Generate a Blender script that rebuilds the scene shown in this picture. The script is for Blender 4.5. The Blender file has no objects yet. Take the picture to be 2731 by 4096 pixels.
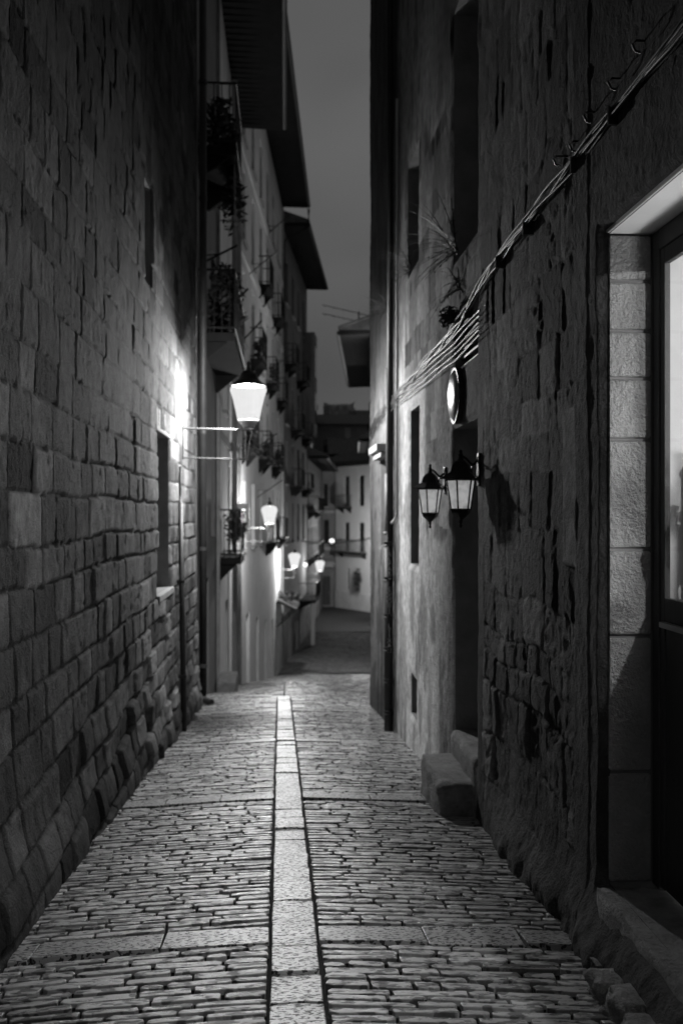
import bpy, math, random
import numpy as np
from mathutils import Vector, Matrix
S = bpy.context.scene
COL = S.collection
R = math.radians

# ------------------------------------------------------------ camera
cam_d = bpy.data.cameras.new("camera")
cam = bpy.data.objects.new("camera", cam_d); COL.objects.link(cam)
cam.location = (0, 0, 1.5)
cam.rotation_euler = (R(90), 0, -math.atan(141 / 2287.0))
cam_d.sensor_fit = 'HORIZONTAL'; cam_d.sensor_width = 24; cam_d.lens = 35
cam_d.clip_start = 0.05; cam_d.clip_end = 2000
cam_d.dof.use_dof = True; cam_d.dof.focus_distance = 4.3; cam_d.dof.aperture_fstop = 2.6
S.camera = cam
S.view_settings.view_transform = 'Standard'; S.view_settings.look = 'None'
S.view_settings.exposure = 0.0; S.view_settings.gamma = 1.0

# ------------------------------------------------------------ night sky (overcast, lit from the town)
W = bpy.data.worlds.new("World"); S.world = W; W.use_nodes = True
nt = W.node_tree; nt.nodes.clear()
n = nt.nodes.new
out = n('ShaderNodeOutputWorld'); bg = n('ShaderNodeBackground')
sky = n('ShaderNodeTexSky'); sky.sky_type = 'NISHITA'; sky.sun_disc = False
sky.sun_elevation = R(1.0); sky.sun_rotation = R(200); sky.air_density = 1.5; sky.dust_density = 3
bw = n('ShaderNodeRGBToBW'); nt.links.new(sky.outputs[0], bw.inputs[0])
tc = n('ShaderNodeTexCoord'); mp = n('ShaderNodeMapping'); mp.inputs['Scale'].default_value = (1.3, 1.3, 2.2)
nz = n('ShaderNodeTexNoise'); nz.inputs['Scale'].default_value = 2.1; nz.inputs['Detail'].default_value = 3
nz.inputs['Roughness'].default_value = 0.4
nt.links.new(tc.outputs['Generated'], mp.inputs[0]); nt.links.new(mp.outputs[0], nz.inputs['Vector'])
mr = n('ShaderNodeMapRange'); mr.inputs[1].default_value = 0.3; mr.inputs[2].default_value = 0.7
mr.inputs[3].default_value = 0.062; mr.inputs[4].default_value = 0.118
nt.links.new(nz.outputs[0], mr.inputs[0])
m2 = n('ShaderNodeMath'); m2.operation = 'MULTIPLY_ADD'; m2.inputs[1].default_value = 0.012
nt.links.new(bw.outputs[0], m2.inputs[0]); nt.links.new(mr.outputs[0], m2.inputs[2])
nt.links.new(m2.outputs[0], bg.inputs['Color']); bg.inputs['Strength'].default_value = 1.0
nt.links.new(bg.outputs[0], out.inputs[0])

# light powers
P_LAMP1, P_LAMP2, P_LAMP3, P_LAMP4, P_LAMP5 = 1250, 1000, 900, 300, 2900
P_LAMP0 = 55          # the street lamp behind the viewer
P_ROOM, P_ROOM_LOW = 330, 22

# ------------------------------------------------------------ ground profile and street line
GY = [-40, 0, 17, 19, 24, 30, 40, 48, 56, 66, 85, 110, 300]
GZ = [3.93, 0, -1.67, -1.93, -2.75, -3.65, -5.2, -6.3, -6.6, -6.68, -6.9, -7.3, -9]
def gz(y): return float(np.interp(y, GY, GZ))
LY = [-40, 16, 30, 48, 66, 90, 120]
LX = [-1.37, -1.37, -1.3, -.25, 1.73, 3.9, 8]
def xl(y): return float(np.interp(y, LY, LX))
def xc(y): return 0.065 if y < 17 else 0.065 + (xl(y) + 1.37)

# ------------------------------------------------------------ materials
def mat(name, v=0.3, rough=0.85, var=0.25, scale=3.0, bump=0.3, bscale=40.0, metal=0.0, tone=False, spec=0.3,
        bdist=0.01, detail=8, stretch=(1, 1, 1), rvar=0.0, speck=0.0, speckscale=60):
    m = bpy.data.materials.new(name); m.use_nodes = True
    t = m.node_tree; b = t.nodes['Principled BSDF']; N = t.nodes.new; L = t.links.new
    b.inputs['Roughness'].default_value = rough; b.inputs['Metallic'].default_value = metal
    b.inputs['Specular IOR Level'].default_value = spec
    tc = N('ShaderNodeTexCoord'); mp = N('ShaderNodeMapping'); mp.inputs['Scale'].default_value = stretch
    L(tc.outputs['Object'], mp.inputs[0])
    n1 = N('ShaderNodeTexNoise'); n1.inputs['Scale'].default_value = scale; n1.inputs['Detail'].default_value = detail
    n1.inputs['Roughness'].default_value = 0.62
    L(mp.outputs[0], n1.inputs['Vector'])
    r = N('ShaderNodeMapRange'); r.inputs[1].default_value = .25; r.inputs[2].default_value = .75
    r.inputs[3].default_value = 1 - var; r.inputs[4].default_value = 1 + var
    L(n1.outputs[0], r.inputs[0])
    mul = N('ShaderNodeMath'); mul.operation = 'MULTIPLY'
    L(r.outputs[0], mul.inputs[0])
    if tone:
        a = N('ShaderNodeAttribute'); a.attribute_name = 'tone'; L(a.outputs['Fac'], mul.inputs[1])
    else:
        mul.inputs[1].default_value = v
    src = mul
    if speck > 0:
        n3 = N('ShaderNodeTexNoise'); n3.inputs['Scale'].default_value = speckscale; n3.inputs['Detail'].default_value = 2
        L(mp.outputs[0], n3.inputs['Vector'])
        r3 = N('ShaderNodeMapRange'); r3.inputs[1].default_value = .52; r3.inputs[2].default_value = .57
        r3.inputs[3].default_value = 1; r3.inputs[4].default_value = 1 - speck
        L(n3.outputs[0], r3.inputs[0])
        mu = N('ShaderNodeMath'); mu.operation = 'MULTIPLY'; L(mul.outputs[0], mu.inputs[0]); L(r3.outputs[0], mu.inputs[1]); src = mu
    if speck > 0:
        sm = N('ShaderNodeMath'); sm.operation = 'MULTIPLY'; sm.inputs[1].default_value = spec
        sp2 = N('ShaderNodeMapRange'); sp2.inputs[1].default_value = 1 - speck; sp2.inputs[2].default_value = 1; sp2.inputs[3].default_value = .12; sp2.inputs[4].default_value = 1
        L(r3.outputs[0], sp2.inputs[0]); L(sp2.outputs[0], sm.inputs[0]); L(sm.outputs[0], b.inputs['Specular IOR Level'])
    cc = N('ShaderNodeCombineColor')
    for i in range(3): L(src.outputs[0], cc.inputs[i])
    L(cc.outputs[0], b.inputs['Base Color'])
    if bump > 0:
        n2 = N('ShaderNodeTexNoise'); n2.inputs['Scale'].default_value = bscale; n2.inputs['Detail'].default_value = 6
        n2.inputs['Roughness'].default_value = 0.65
        L(mp.outputs[0], n2.inputs['Vector'])
        ad = N('ShaderNodeMath'); ad.operation = 'ADD'; L(n1.outputs[0], ad.inputs[0]); L(n2.outputs[0], ad.inputs[1])
        hsrc = ad
        if speck > 0:
            ad2 = N('ShaderNodeMath'); ad2.operation = 'ADD'; L(ad.outputs[0], ad2.inputs[0]); L(r3.outputs[0], ad2.inputs[1]); hsrc = ad2
        bp = N('ShaderNodeBump'); bp.inputs['Strength'].default_value = bump; bp.inputs['Distance'].default_value = bdist
        L(hsrc.outputs[0], bp.inputs['Height']); L(bp.outputs[0], b.inputs['Normal'])
    if rvar > 0:
        rr = N('ShaderNodeMapRange'); rr.inputs[1].default_value = .35; rr.inputs[2].default_value = .65
        rr.inputs[3].default_value = rough - rvar; rr.inputs[4].default_value = min(1, rough + rvar)
        L(n1.outputs[0], rr.inputs[0]); L(rr.outputs[0], b.inputs['Roughness'])
    return m

M = {}
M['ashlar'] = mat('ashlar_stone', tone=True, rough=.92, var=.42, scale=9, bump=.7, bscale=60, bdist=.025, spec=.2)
M['rubble'] = mat('rubble_stone', tone=True, rough=.9, var=.45, scale=10, bump=.75, bscale=55, bdist=.025, spec=.2)
M['reveal'] = mat('dressed_reveal', .22, var=.25, scale=5, bump=.5, bscale=60)
M['hammered'] = mat('bush_hammered_stone', .46, var=.22, scale=9, bump=1.0, bscale=48, bdist=.07, rough=.9)
M['cobble'] = mat('cobble_stone', tone=True, rough=.36, var=.42, scale=14, bump=.4, bscale=70, bdist=.007, spec=.85, rvar=.16,
                  speck=.6, speckscale=13, stretch=(1, 2.4, 1))
M['bed'] = mat('joint_earth', .018, var=.4, scale=25, bump=.6, bscale=90, rough=.95)
M['slab'] = mat('granite_slab', tone=True, rough=.36, var=.2, scale=5, bump=.35, bscale=120, bdist=.004, spec=.6, speck=.85, speckscale=40, stretch=(1, 2.0, 1))
M['plaster'] = mat('plaster_light', .66, var=.18, scale=1.2, bump=.3, bscale=30)
M['plaster2'] = mat('plaster_mid', .38, var=.2, scale=1.0, bump=.3, bscale=30)
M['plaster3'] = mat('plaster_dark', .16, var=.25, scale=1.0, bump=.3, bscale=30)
M['white'] = mat('white_wall_paint', .72, var=.05, scale=2, bump=.08, bscale=40)
M['limewash'] = mat('limewash', .66, var=.12, scale=.8, bump=.1, bscale=10)
M['stone'] = mat('trim_stone', .3, var=.25, scale=4, bump=.4, bscale=50)
M['step'] = mat('step_stone', .26, var=.45, scale=9, bump=.9, bscale=45, bdist=.03)
M['dark'] = mat('dark_paint', .02, var=.2, rough=.5, bump=.05)
M['wood'] = mat('dark_wood', .05, var=.35, rough=.6, bump=.3, bscale=30, stretch=(1, 1, .12))
M['wood2'] = mat('soffit_wood', .018, var=.35, rough=.8, bump=.3, bscale=20)
M['iron'] = mat('black_iron', .02, var=.2, rough=.42, metal=.3, bump=.25, bscale=60)
M['galv'] = mat('galvanised', .32, var=.2, rough=.4, metal=.6, bump=.1)
M['pipe'] = mat('cast_iron_pipe', .05, var=.3, rough=.5, metal=.2, bump=.3, bscale=50)
M['pipe_grey'] = mat('grey_painted_pipe', .25, var=.2, rough=.5, bump=.2)
M['cable'] = mat('cable_rubber', .02, var=.35, rough=.5, bump=.2, spec=.4)
M['cable_l'] = mat('cable_grey', .035, var=.3, rough=.55, bump=.2, spec=.4)
M['tile'] = mat('roof_tile', .08, var=.35, bump=.6, bscale=12)
M['leaf'] = mat('leaf', .05, var=.5, rough=.6, bump=.1)
M['letter'] = mat('worn_white_lettering', .6, var=.3, scale=30, rough=.6, bump=.1)
M['petal'] = mat('petal', .8, var=.1, bump=.05)
M['ceramic'] = mat('ceramic', .45, var=.05, rough=.3, bump=.0)
M['glossplate'] = mat('enamel_plate', .09, var=.2, rough=.25, bump=.03, spec=.35)

def glass(name, v=.02, rough=.08):
    m = mat(name, v, rough=rough, var=.3, bump=.0, spec=.6); return m
M['pane'] = glass('window_pane')
def clear_glass():
    m = bpy.data.materials.new('clear_glass'); m.use_nodes = True; t = m.node_tree; t.nodes.clear()
    o = t.nodes.new('ShaderNodeOutputMaterial'); mx = t.nodes.new('ShaderNodeMixShader')
    a = t.nodes.new('ShaderNodeBsdfTransparent'); g = t.nodes.new('ShaderNodeBsdfGlossy'); g.inputs['Roughness'].default_value = .02
    mx.inputs[0].default_value = .05; t.links.new(a.outputs[0], mx.inputs[1]); t.links.new(g.outputs[0], mx.inputs[2])
    t.links.new(mx.outputs[0], o.inputs[0]); return m
M['clear'] = clear_glass()
def glow(name, e, tr=1.0):
    m = bpy.data.materials.new(name); m.use_nodes = True; t = m.node_tree; t.nodes.clear()
    o = t.nodes.new('ShaderNodeOutputMaterial'); ad = t.nodes.new('ShaderNodeAddShader')
    a = t.nodes.new('ShaderNodeBsdfTransparent'); a.inputs[0].default_value = (tr, tr, tr, 1)
    g = t.nodes.new('ShaderNodeEmission'); g.inputs[0].default_value = (1, 1, 1, 1)
    nz = t.nodes.new('ShaderNodeTexNoise'); nz.inputs['Scale'].default_value = 5
    r = t.nodes.new('ShaderNodeMapRange'); r.inputs[3].default_value = e * .92; r.inputs[4].default_value = e * 1.08
    t.links.new(nz.outputs[0], r.inputs[0]); t.links.new(r.outputs[0], g.inputs[1])
    t.links.new(a.outputs[0], ad.inputs[0]); t.links.new(g.outputs[0], ad.inputs[1]); t.links.new(ad.outputs[0], o.inputs[0]); return m
M['lampglass'] = glow('lit_lamp_glass', .5, .6)
M['bulb'] = glow('lit_bulb', 1.2, .4)
def frosted():
    m = bpy.data.materials.new('frosted_glass_glow'); m.use_nodes = True; t = m.node_tree; t.nodes.clear()
    o = t.nodes.new('ShaderNodeOutputMaterial'); N = t.nodes.new
    d = N('ShaderNodeBsdfDiffuse'); d.inputs[0].default_value = (.7, .7, .7, 1)
    tl = N('ShaderNodeBsdfTranslucent'); tl.inputs[0].default_value = (.85, .85, .85, 1)
    mx = N('ShaderNodeMixShader'); mx.inputs[0].default_value = .6
    em = N('ShaderNodeEmission'); em.inputs[0].default_value = (1, 1, 1, 1)  # faint glow added to the panes for light passing through; no flame inside
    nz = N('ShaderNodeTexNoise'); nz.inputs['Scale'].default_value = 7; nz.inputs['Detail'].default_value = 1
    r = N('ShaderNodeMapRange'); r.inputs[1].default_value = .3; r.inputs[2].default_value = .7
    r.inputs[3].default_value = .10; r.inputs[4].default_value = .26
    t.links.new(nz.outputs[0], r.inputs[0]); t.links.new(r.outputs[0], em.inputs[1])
    ad = N('ShaderNodeAddShader')
    t.links.new(d.outputs[0], mx.inputs[1]); t.links.new(tl.outputs[0], mx.inputs[2])
    t.links.new(mx.outputs[0], ad.inputs[0]); t.links.new(em.outputs[0], ad.inputs[1]); t.links.new(ad.outputs[0], o.inputs[0]); return m
M['frost'] = frosted()

# ------------------------------------------------------------ helpers
def tag(o, label=None, cat=None, group=None, kind=None):
    if label: o['label'] = label
    if cat: o['category'] = cat
    if group: o['group'] = group
    if kind: o['kind'] = kind
    return o
def empty(name, loc, label, cat, group=None, rz=0):
    o = bpy.data.objects.new(name, None); COL.objects.link(o); o.location = loc; o.rotation_euler = (0, 0, rz)
    o.empty_display_size = .1
    return tag(o, label, cat, group)
def link(o, parent):
    COL.objects.link(o)
    if parent is not None:
        o.parent = parent
        o.matrix_parent_inverse = world_of(parent).inverted()
    return o
def world_of(o):
    m = o.matrix_basis.copy()
    if o.parent is not None:
        return world_of(o.parent) @ o.matrix_parent_inverse @ m
    return m

class MB:
    """collects polygons; vertices are in world coordinates"""
    def __init__(s): s.v = []; s.f = []
    def poly(s, pts):
        k = len(s.v); s.v += [tuple(p) for p in pts]; s.f.append(tuple(range(k, k + len(pts))))
    def hexa(s, c):
        k = len(s.v); s.v += [tuple(p) for p in c]
        for q in ((0, 3, 2, 1), (4, 5, 6, 7), (0, 1, 5, 4), (1, 2, 6, 5), (2, 3, 7, 6), (3, 0, 4, 7)):
            s.f.append(tuple(k + i for i in q))
    def box(s, x0, x1, y0, y1, z0, z1):
        s.hexa([(x0, y0, z0), (x1, y0, z0), (x1, y1, z0), (x0, y1, z0), (x0, y0, z1), (x1, y0, z1), (x1, y1, z1), (x0, y1, z1)])
    def bar(s, a, b, r, n=6, r2=None, cap=True):
        a = Vector(a); b = Vector(b); d = (b - a)
        if d.length < 1e-6: return
        d.normalize(); up = Vector((0, 0, 1)) if abs(d.z) < .9 else Vector((1, 0, 0))
        e1 = d.cross(up).normalized(); e2 = d.cross(e1)
        r2 = r if r2 is None else r2
        k = len(s.v)
        for (c, rr) in ((a, r), (b, r2)):
            for i in range(n):
                t = 2 * math.pi * i / n + math.pi / n
                s.v.append(tuple(c + e1 * math.cos(t) * rr + e2 * math.sin(t) * rr))
        for i in range(n):
            j = (i + 1) % n
            s.f.append((k + i, k + j, k + n + j, k + n + i))
        if cap:
            s.f.append(tuple(k + i for i in range(n))[::-1]); s.f.append(tuple(k + n + i for i in range(n)))
    def tube(s, pts, r, n=6):
        pts = [Vector(p) for p in pts]; k = len(s.v); m = len(pts)
        for i, p in enumerate(pts):
            d = (pts[min(i + 1, m - 1)] - pts[max(i - 1, 0)]).normalized()
            up = Vector((0, 0, 1)) if abs(d.z) < .9 else Vector((1, 0, 0))
            e1 = d.cross(up).normalized(); e2 = d.cross(e1)
            for q in range(n):
                t = 2 * math.pi * q / n
                s.v.append(tuple(p + e1 * math.cos(t) * r + e2 * math.sin(t) * r))
        for i in range(m - 1):
            for q in range(n):
                w = (q + 1) % n
                s.f.append((k + i * n + q, k + i * n + w, k + (i + 1) * n + w, k + (i + 1) * n + q))
        s.f.append(tuple(k + q for q in range(n))); s.f.append(tuple(k + (m - 1) * n + q for q in range(n))[::-1])
    def lathe(s, c, prof, n=12, rot=0.0):
        k = len(s.v); m = len(prof)
        for (r, z) in prof:
            for q in range(n):
                t = 2 * math.pi * q / n + rot
                s.v.append((c[0] + r * math.cos(t), c[1] + r * math.sin(t), c[2] + z))
        for i in range(m - 1):
            for q in range(n):
                w = (q + 1) % n
                s.f.append((k + i * n + q, k + i * n + w, k + (i + 1) * n + w, k + (i + 1) * n + q))
        s.f.append(tuple(k + q for q in range(n))[::-1]); s.f.append(tuple(k + (m - 1) * n + q for q in range(n)))
    def build(s, name, m, parent=None, smooth=False, bevel=0):
        me = bpy.data.meshes.new(name)
        org = world_of(parent).inverted() if parent is not None else Matrix()
        me.from_pydata([tuple(org @ Vector(p)) for p in s.v] if parent is not None else s.v, [], s.f)
        me.materials.append(M[m] if isinstance(m, str) else m); me.update()
        if smooth: me.shade_smooth()
        o = bpy.data.objects.new(name, me); COL.objects.link(o)
        if parent is not None: o.parent = parent
        if bevel:
            bm_ = o.modifiers.new('bevel', 'BEVEL'); bm_.width = bevel; bm_.segments = 2; bm_.limit_method = 'ANGLE'
        return o

def copy_tree(o, parent=None):
    c = o.copy(); COL.objects.link(c)
    if parent is not None: c.parent = parent
    for ch in list(o.children): copy_tree(ch, c)
    return c

_rs = np.random.RandomState(7)
TAB = _rs.rand(256, 256)
def vn(u, v, seed=0):
    u = u + seed * 17.3; v = v + seed * 9.1
    i = np.floor(u).astype(int); j = np.floor(v).astype(int); a = u - i; b = v - j
    a = a * a * (3 - 2 * a); b = b * b * (3 - 2 * b)
    g = lambda p, q: TAB[p & 255, q & 255]
    return (g(i, j) * (1 - a) + g(i + 1, j) * a) * (1 - b) + (g(i, j + 1) * (1 - a) + g(i + 1, j + 1) * a) * b
def fbm(u, v, s=1.0, o=4, seed=0, g=.5):
    r = 0; am = 1; t = 0
    for k in range(o):
        r = r + am * vn(u * s, v * s, seed + k); t += am; am *= g; s *= 2.03
    return r / t
def sstep(a, b, x):
    t = np.clip((x - a) / (b - a), 0, 1); return t * t * (3 - 2 * t)

def stones(U, Z, rows, wmin, wmax, seed, wob=.02, wscale=1.3, skew=.15):
    """returns (edge distance, per-stone random a, b, local u -1..1, local z -1..1)"""
    rs = np.random.RandomState(seed)
    Uw = U + (fbm(U, Z, wscale, 3, seed) - .5) * wob * 2
    Zw = Z + (fbm(U, Z, wscale * .8, 3, seed + 5) - .5) * wob * 2.4
    k = np.clip(np.searchsorted(rows, Zw) - 1, 0, len(rows) - 2)
    ra = np.zeros_like(U); rb = np.zeros_like(U); du = np.zeros_like(U); wloc = np.ones_like(U)
    umin, umax = U.min() - 1, U.max() + 1
    z0 = np.asarray(rows)[k]; z1 = np.asarray(rows)[k + 1]
    for r in range(len(rows) - 1):
        msk = k == r
        h = rows[r + 1] - rows[r]
        e = [umin]
        while e[-1] < umax: e.append(e[-1] + rs.uniform(wmin, wmax) * (0.7 + .6 * min(h / .3, 1.2)))
        e = np.array(e); A = rs.rand(len(e)); B = rs.rand(len(e)); SK = (rs.rand(len(e)) - .5) * skew
        if not msk.any(): continue
        uu = Uw[msk]; zz = (Zw[msk] - rows[r]) / h - .5
        i = np.clip(np.searchsorted(e, uu) - 1, 0, len(e) - 2)
        s0 = e[i] + SK[i] * zz * h; s1 = e[i + 1] + SK[i + 1] * zz * h
        du[msk] = np.minimum(uu - s0, s1 - uu); wloc[msk] = ((uu - s0) / np.maximum(s1 - s0, .01)) * 2 - 1
        ra[msk] = A[i]; rb[msk] = B[i]
    dz = np.minimum(Zw - z0, z1 - Zw)
    return np.minimum(du, dz) + (fbm(U, Z, 14, 3, seed + 50) - .5) * .022, ra, rb, wloc, (Zw - z0) / (z1 - z0) * 2 - 1, dz

def axis(base, cuts):
    a = list(base)
    for c in cuts:
        a.append(c)
    a = sorted(a); o = [a[0]]
    for x in a[1:]:
        if x - o[-1] > 1e-4:
            if x - o[-1] < .004 and x not in cuts and o[-1] in cuts: continue
            if x - o[-1] < .004 and x in cuts: o[-1] = x; continue
            o.append(x)
    return np.array(o)

def grid_wall(name, ys, zs, holes, field, side, m, parent):
    """side: +1 for the wall on the left (faces +X), -1 for the right one.  field(U,Z)->(X offset outwards, tone)"""
    ys = axis(ys, [h[0] for h in holes] + [h[1] for h in holes]); zs = axis(zs, [h[2] for h in holes] + [h[3] for h in holes])
    U, Z = np.meshgrid(ys, zs, indexing='ij')
    d, tone = field(U, Z)
    for (a, b, c, e) in holes:
        dist = np.maximum(np.maximum(a - U, U - b), np.maximum(c - Z, Z - e))
        d = d * sstep(0, .06, dist)
    x0 = -1.37 if side > 0 else 1.45
    X = x0 + side * d
    co = np.stack([X, U, Z], -1).reshape(-1, 3)
    nu, nz_ = U.shape
    idx = np.arange(nu * nz_).reshape(nu, nz_)
    q = np.stack([idx[:-1, :-1], idx[1:, :-1], idx[1:, 1:], idx[:-1, 1:]], -1)
    cu = (ys[:-1] + ys[1:]) / 2; cz = (zs[:-1] + zs[1:]) / 2
    CU, CZ = np.meshgrid(cu, cz, indexing='ij'); keep = np.ones(CU.shape, bool)
    for (a, b, c, e) in holes: keep &= ~((CU > a) & (CU < b) & (CZ > c) & (CZ < e))
    q = q[keep]
    if side < 0: q = q[:, ::-1]
    org = Vector(world_of(parent).translation)
    co = co - np.array(org)
    me = bpy.data.meshes.new(name)
    me.vertices.add(len(co)); me.vertices.foreach_set('co', co.ravel())
    me.loops.add(q.size); me.loops.foreach_set('vertex_index', q.ravel().astype(np.int32))
    me.polygons.add(len(q)); me.polygons.foreach_set('loop_start', np.arange(0, q.size, 4, dtype=np.int32))
    me.update(calc_edges=True); me.validate()
    at = me.attributes.new('tone', 'FLOAT', 'POINT'); at.data.foreach_set('value', tone.ravel().astype(np.float32))
    me.materials.append(M[m]); me.shade_smooth()
    o = bpy.data.objects.new(name, me); COL.objects.link(o); o.parent = parent
    return o

def reveal(mb, side, h, depth, x0=None):
    """four inner faces of an opening in one of the two near walls"""
    a, b, c, e = h
    x0 = (-1.37 if side > 0 else 1.45) if x0 is None else x0
    x1 = x0 - side * depth
    for p in ([(x0, a, c), (x1, a, c), (x1, a, e), (x0, a, e)], [(x0, b, c), (x1, b, c), (x1, b, e), (x0, b, e)],
              [(x0, a, c), (x1, a, c), (x1, b, c), (x0, b, c)], [(x0, a, e), (x1, a, e), (x1, b, e), (x0, b, e)]):
        mb.poly(p)

# pixel of the photograph at half scale -> point on the vertical plane X = const
def onx(x, y, X):
    Y = X * 2287.0 / (x - 643.0); return (X, Y, 1.5 + (1176 - y) / 2287.0 * Y)

# ------------------------------------------------------------ setting: ground and paving
rng = random.Random(11)
def camber(x, y):
    d = abs(x - xc(y)); return -.035 * min(1.0, (d / 1.3)) ** 1.6
def strip_sheet(name, x0f, x1f, y0, y1, step, dz, m, nx=8):
    mb = MB(); ys = np.arange(y0, y1 + 1e-6, step)
    for i, y in enumerate(ys):
        for k in range(nx + 1):
            x = x0f(y) + (x1f(y) - x0f(y)) * k / nx
            mb.v.append((x, y, gz(y) + dz + (camber(x, y) if name == 'street_bed' else 0)))
    for i in range(len(ys) - 1):
        for k in range(nx):
            a = i * (nx + 1) + k
            mb.f.append((a, a + 1, a + nx + 2, a + nx + 1))
    o = mb.build(name, m, None); return tag(o, kind='structure')
strip_sheet('ground', lambda y: -60, lambda y: 60, -40, 300, 5, -.12, 'bed', 12)
strip_sheet('street_bed', lambda y: xl(y) - .6, lambda y: xl(y) + 3.6 + max(0, y - 16) * .12, -4, 95, .5, -.016, 'bed', 40)

def camber(x, y): 
    d = abs(x - xc(y)); return -.035 * min(1.0, (d / 1.3)) ** 1.6
def chev(x, y): return -.10 * abs(x - xc(y)) / 1.3

def add_stone(V, F, T, cx, cy, lx, ly, tone, lod, top=.004, ang=0.0):
    """one paving stone; rounded irregular outline, tilted top"""
    if lod == 0:
        base = []
        hx, hy = lx / 2, ly / 2
        c = min(hy * .55, .013)
        for (sx, sy) in ((-1, -1), (1, -1), (1, 1), (-1, 1)):
            c1 = c * rng.uniform(.2, 2.6); c2 = c * rng.uniform(.2, 1.5)
            if sx * sy > 0: base += [(sx * hx, sy * (hy - c2)), (sx * (hx - c1), sy * hy)]
            else: base += [(sx * (hx - c1), sy * hy), (sx * hx, sy * (hy - c2))]
        # extra points on the long sides
        pts = []
        for i, p in enumerate(base):
            pts.append((p[0] + rng.uniform(-.004, .004), p[1] + rng.uniform(-.003, .003)))
            q = base[(i + 1) % len(base)]
            if abs(q[0] - p[0]) > lx * .4:
                for t in (.33, .66):
                    pts.append((p[0] + (q[0] - p[0]) * t, p[1] + (q[1] - p[1]) * t + rng.uniform(-.006, .004) * (1 if p[1] > 0 else -1)))
        rings = ((1.0, 0.0, -.035), (1.0, 0.0, top - .003), (None, .0012, top - .0006), (None, .004, top + .0003))
    else:
        hx, hy = lx / 2, ly / 2; pts = [(-hx, -hy), (hx, -hy), (hx, hy), (-hx, hy)]
        rings = ((1.0, 0, -.03), (None, .006, top))
    tx, ty = rng.uniform(-.02, .02), rng.uniform(-.05, .05)
    dz0 = rng.uniform(-.004, .004)
    ca, sa = math.cos(ang), math.sin(ang)
    k0 = len(V); nn = len(pts)
    for (sc, ins, z) in rings:
        for (px, py) in pts:
            if ins:
                px2 = px - math.copysign(min(ins * 1.2, abs(px)), px); py2 = py - math.copysign(min(ins, abs(py) * .8), py)
            else: px2, py2 = px, py
            X = cx + px2 * ca - py2 * sa; Yp = cy + px2 * sa + py2 * ca + chev(cx + px2, cy)
            zz = gz(Yp) + camber(X, Yp) + z + (tx * px + ty * py + dz0 if z > -.02 else 0)
            V.append((X, Yp, zz)); T.append(tone)
    for r in range(len(rings) - 1):
        for i in range(nn):
            j = (i + 1) % nn
            F.append((k0 + r * nn + i, k0 + r * nn + j, k0 + (r + 1) * nn + j, k0 + (r + 1) * nn + i))
    F.append(tuple(k0 + (len(rings) - 1) * nn + i for i in range(nn)))

def tone_mesh(name, V, F, T, m, parent=None, smooth=False):
    me = bpy.data.meshes.new(name); me.from_pydata(V, [], F)
    at = me.attributes.new('tone', 'FLOAT', 'POINT'); at.data.foreach_set('value', np.array(T, dtype=np.float32))
    me.materials.append(M[m]); me.update()
    if smooth: me.shade_smooth()
    o = bpy.data.objects.new(name, me); COL.objects.link(o); o.parent = parent
    return o

SX0, SX1 = -.105, .105           # the middle strip, measured from the street line
BANDS = [1.2, 4.62, 8.02, 11.45, 14.85]
V, F, T = [], [], []
y = 1.0
NV = 0
while y < 68:
    if y > 47 and not NV: NV = (len(V), len(F))
    lod = 0 if y < 15.5 else 1
    pitch = .069 * rng.uniform(.82, 1.2)
    if y > 15.5: pitch *= 1.35
    if y > 40: pitch *= 2.0
    yc = y + pitch / 2; y += pitch
    if any(abs(yc - b) < .145 for b in BANDS) : continue
    for sgn in (-1, 1):
        e0 = xc(yc) + ((SX1 if sgn > 0 else SX0) if yc < 17.2 else 0)
        lim = (1.62 if yc < 16 else 1.62 + (yc - 16) * .11 + (xl(yc) + 1.37)) if sgn > 0 else (xl(yc) - .08)
        x = e0 + sgn * (.008 if yc < 17.2 else .001)
        while (x < lim if sgn > 0 else x > lim):
            L = rng.uniform(.16, .34) * (1.0 if rng.random() < .8 else .6)
            if y > 15.5: L *= 1.25
            gap = rng.uniform(.008, .017)
            ly = pitch - rng.uniform(.013, .024) * (pitch / .069) ** .5
            a, b = (x, x + L) if sgn > 0 else (x - L, x)
            tn = .27 + .20 * rng.random() + (.08 if rng.random() < .12 else 0) - (.09 if rng.random() < .14 else 0)
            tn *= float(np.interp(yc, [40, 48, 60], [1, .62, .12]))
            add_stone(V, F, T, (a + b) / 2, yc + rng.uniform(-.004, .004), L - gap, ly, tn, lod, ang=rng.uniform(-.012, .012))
            x += sgn * L
M['asphalt'] = mat('asphalt', .028, var=.3, scale=9, bump=.3, rough=.85, spec=.15)
strip_sheet('road', lambda y: -8, lambda y: 26, 68, 97, .5, .012, 'asphalt', 8)
tag(tone_mesh('cobbled_street', V[:NV[0]], F[:NV[1]], T[:NV[0]], 'cobble'), kind='structure')
M['cobble_dull'] = mat('dull_dark_cobble', tone=True, rough=.85, var=.3, scale=6, bump=.4, bscale=40, spec=.1)  # darker, less glossy version of the cobbles for the far end
tag(tone_mesh('lower_street', V[NV[0]:], [tuple(i - NV[0] for i in f) for f in F[NV[1]:]], T[NV[0]:], 'cobble_dull'), kind='structure')
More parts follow.
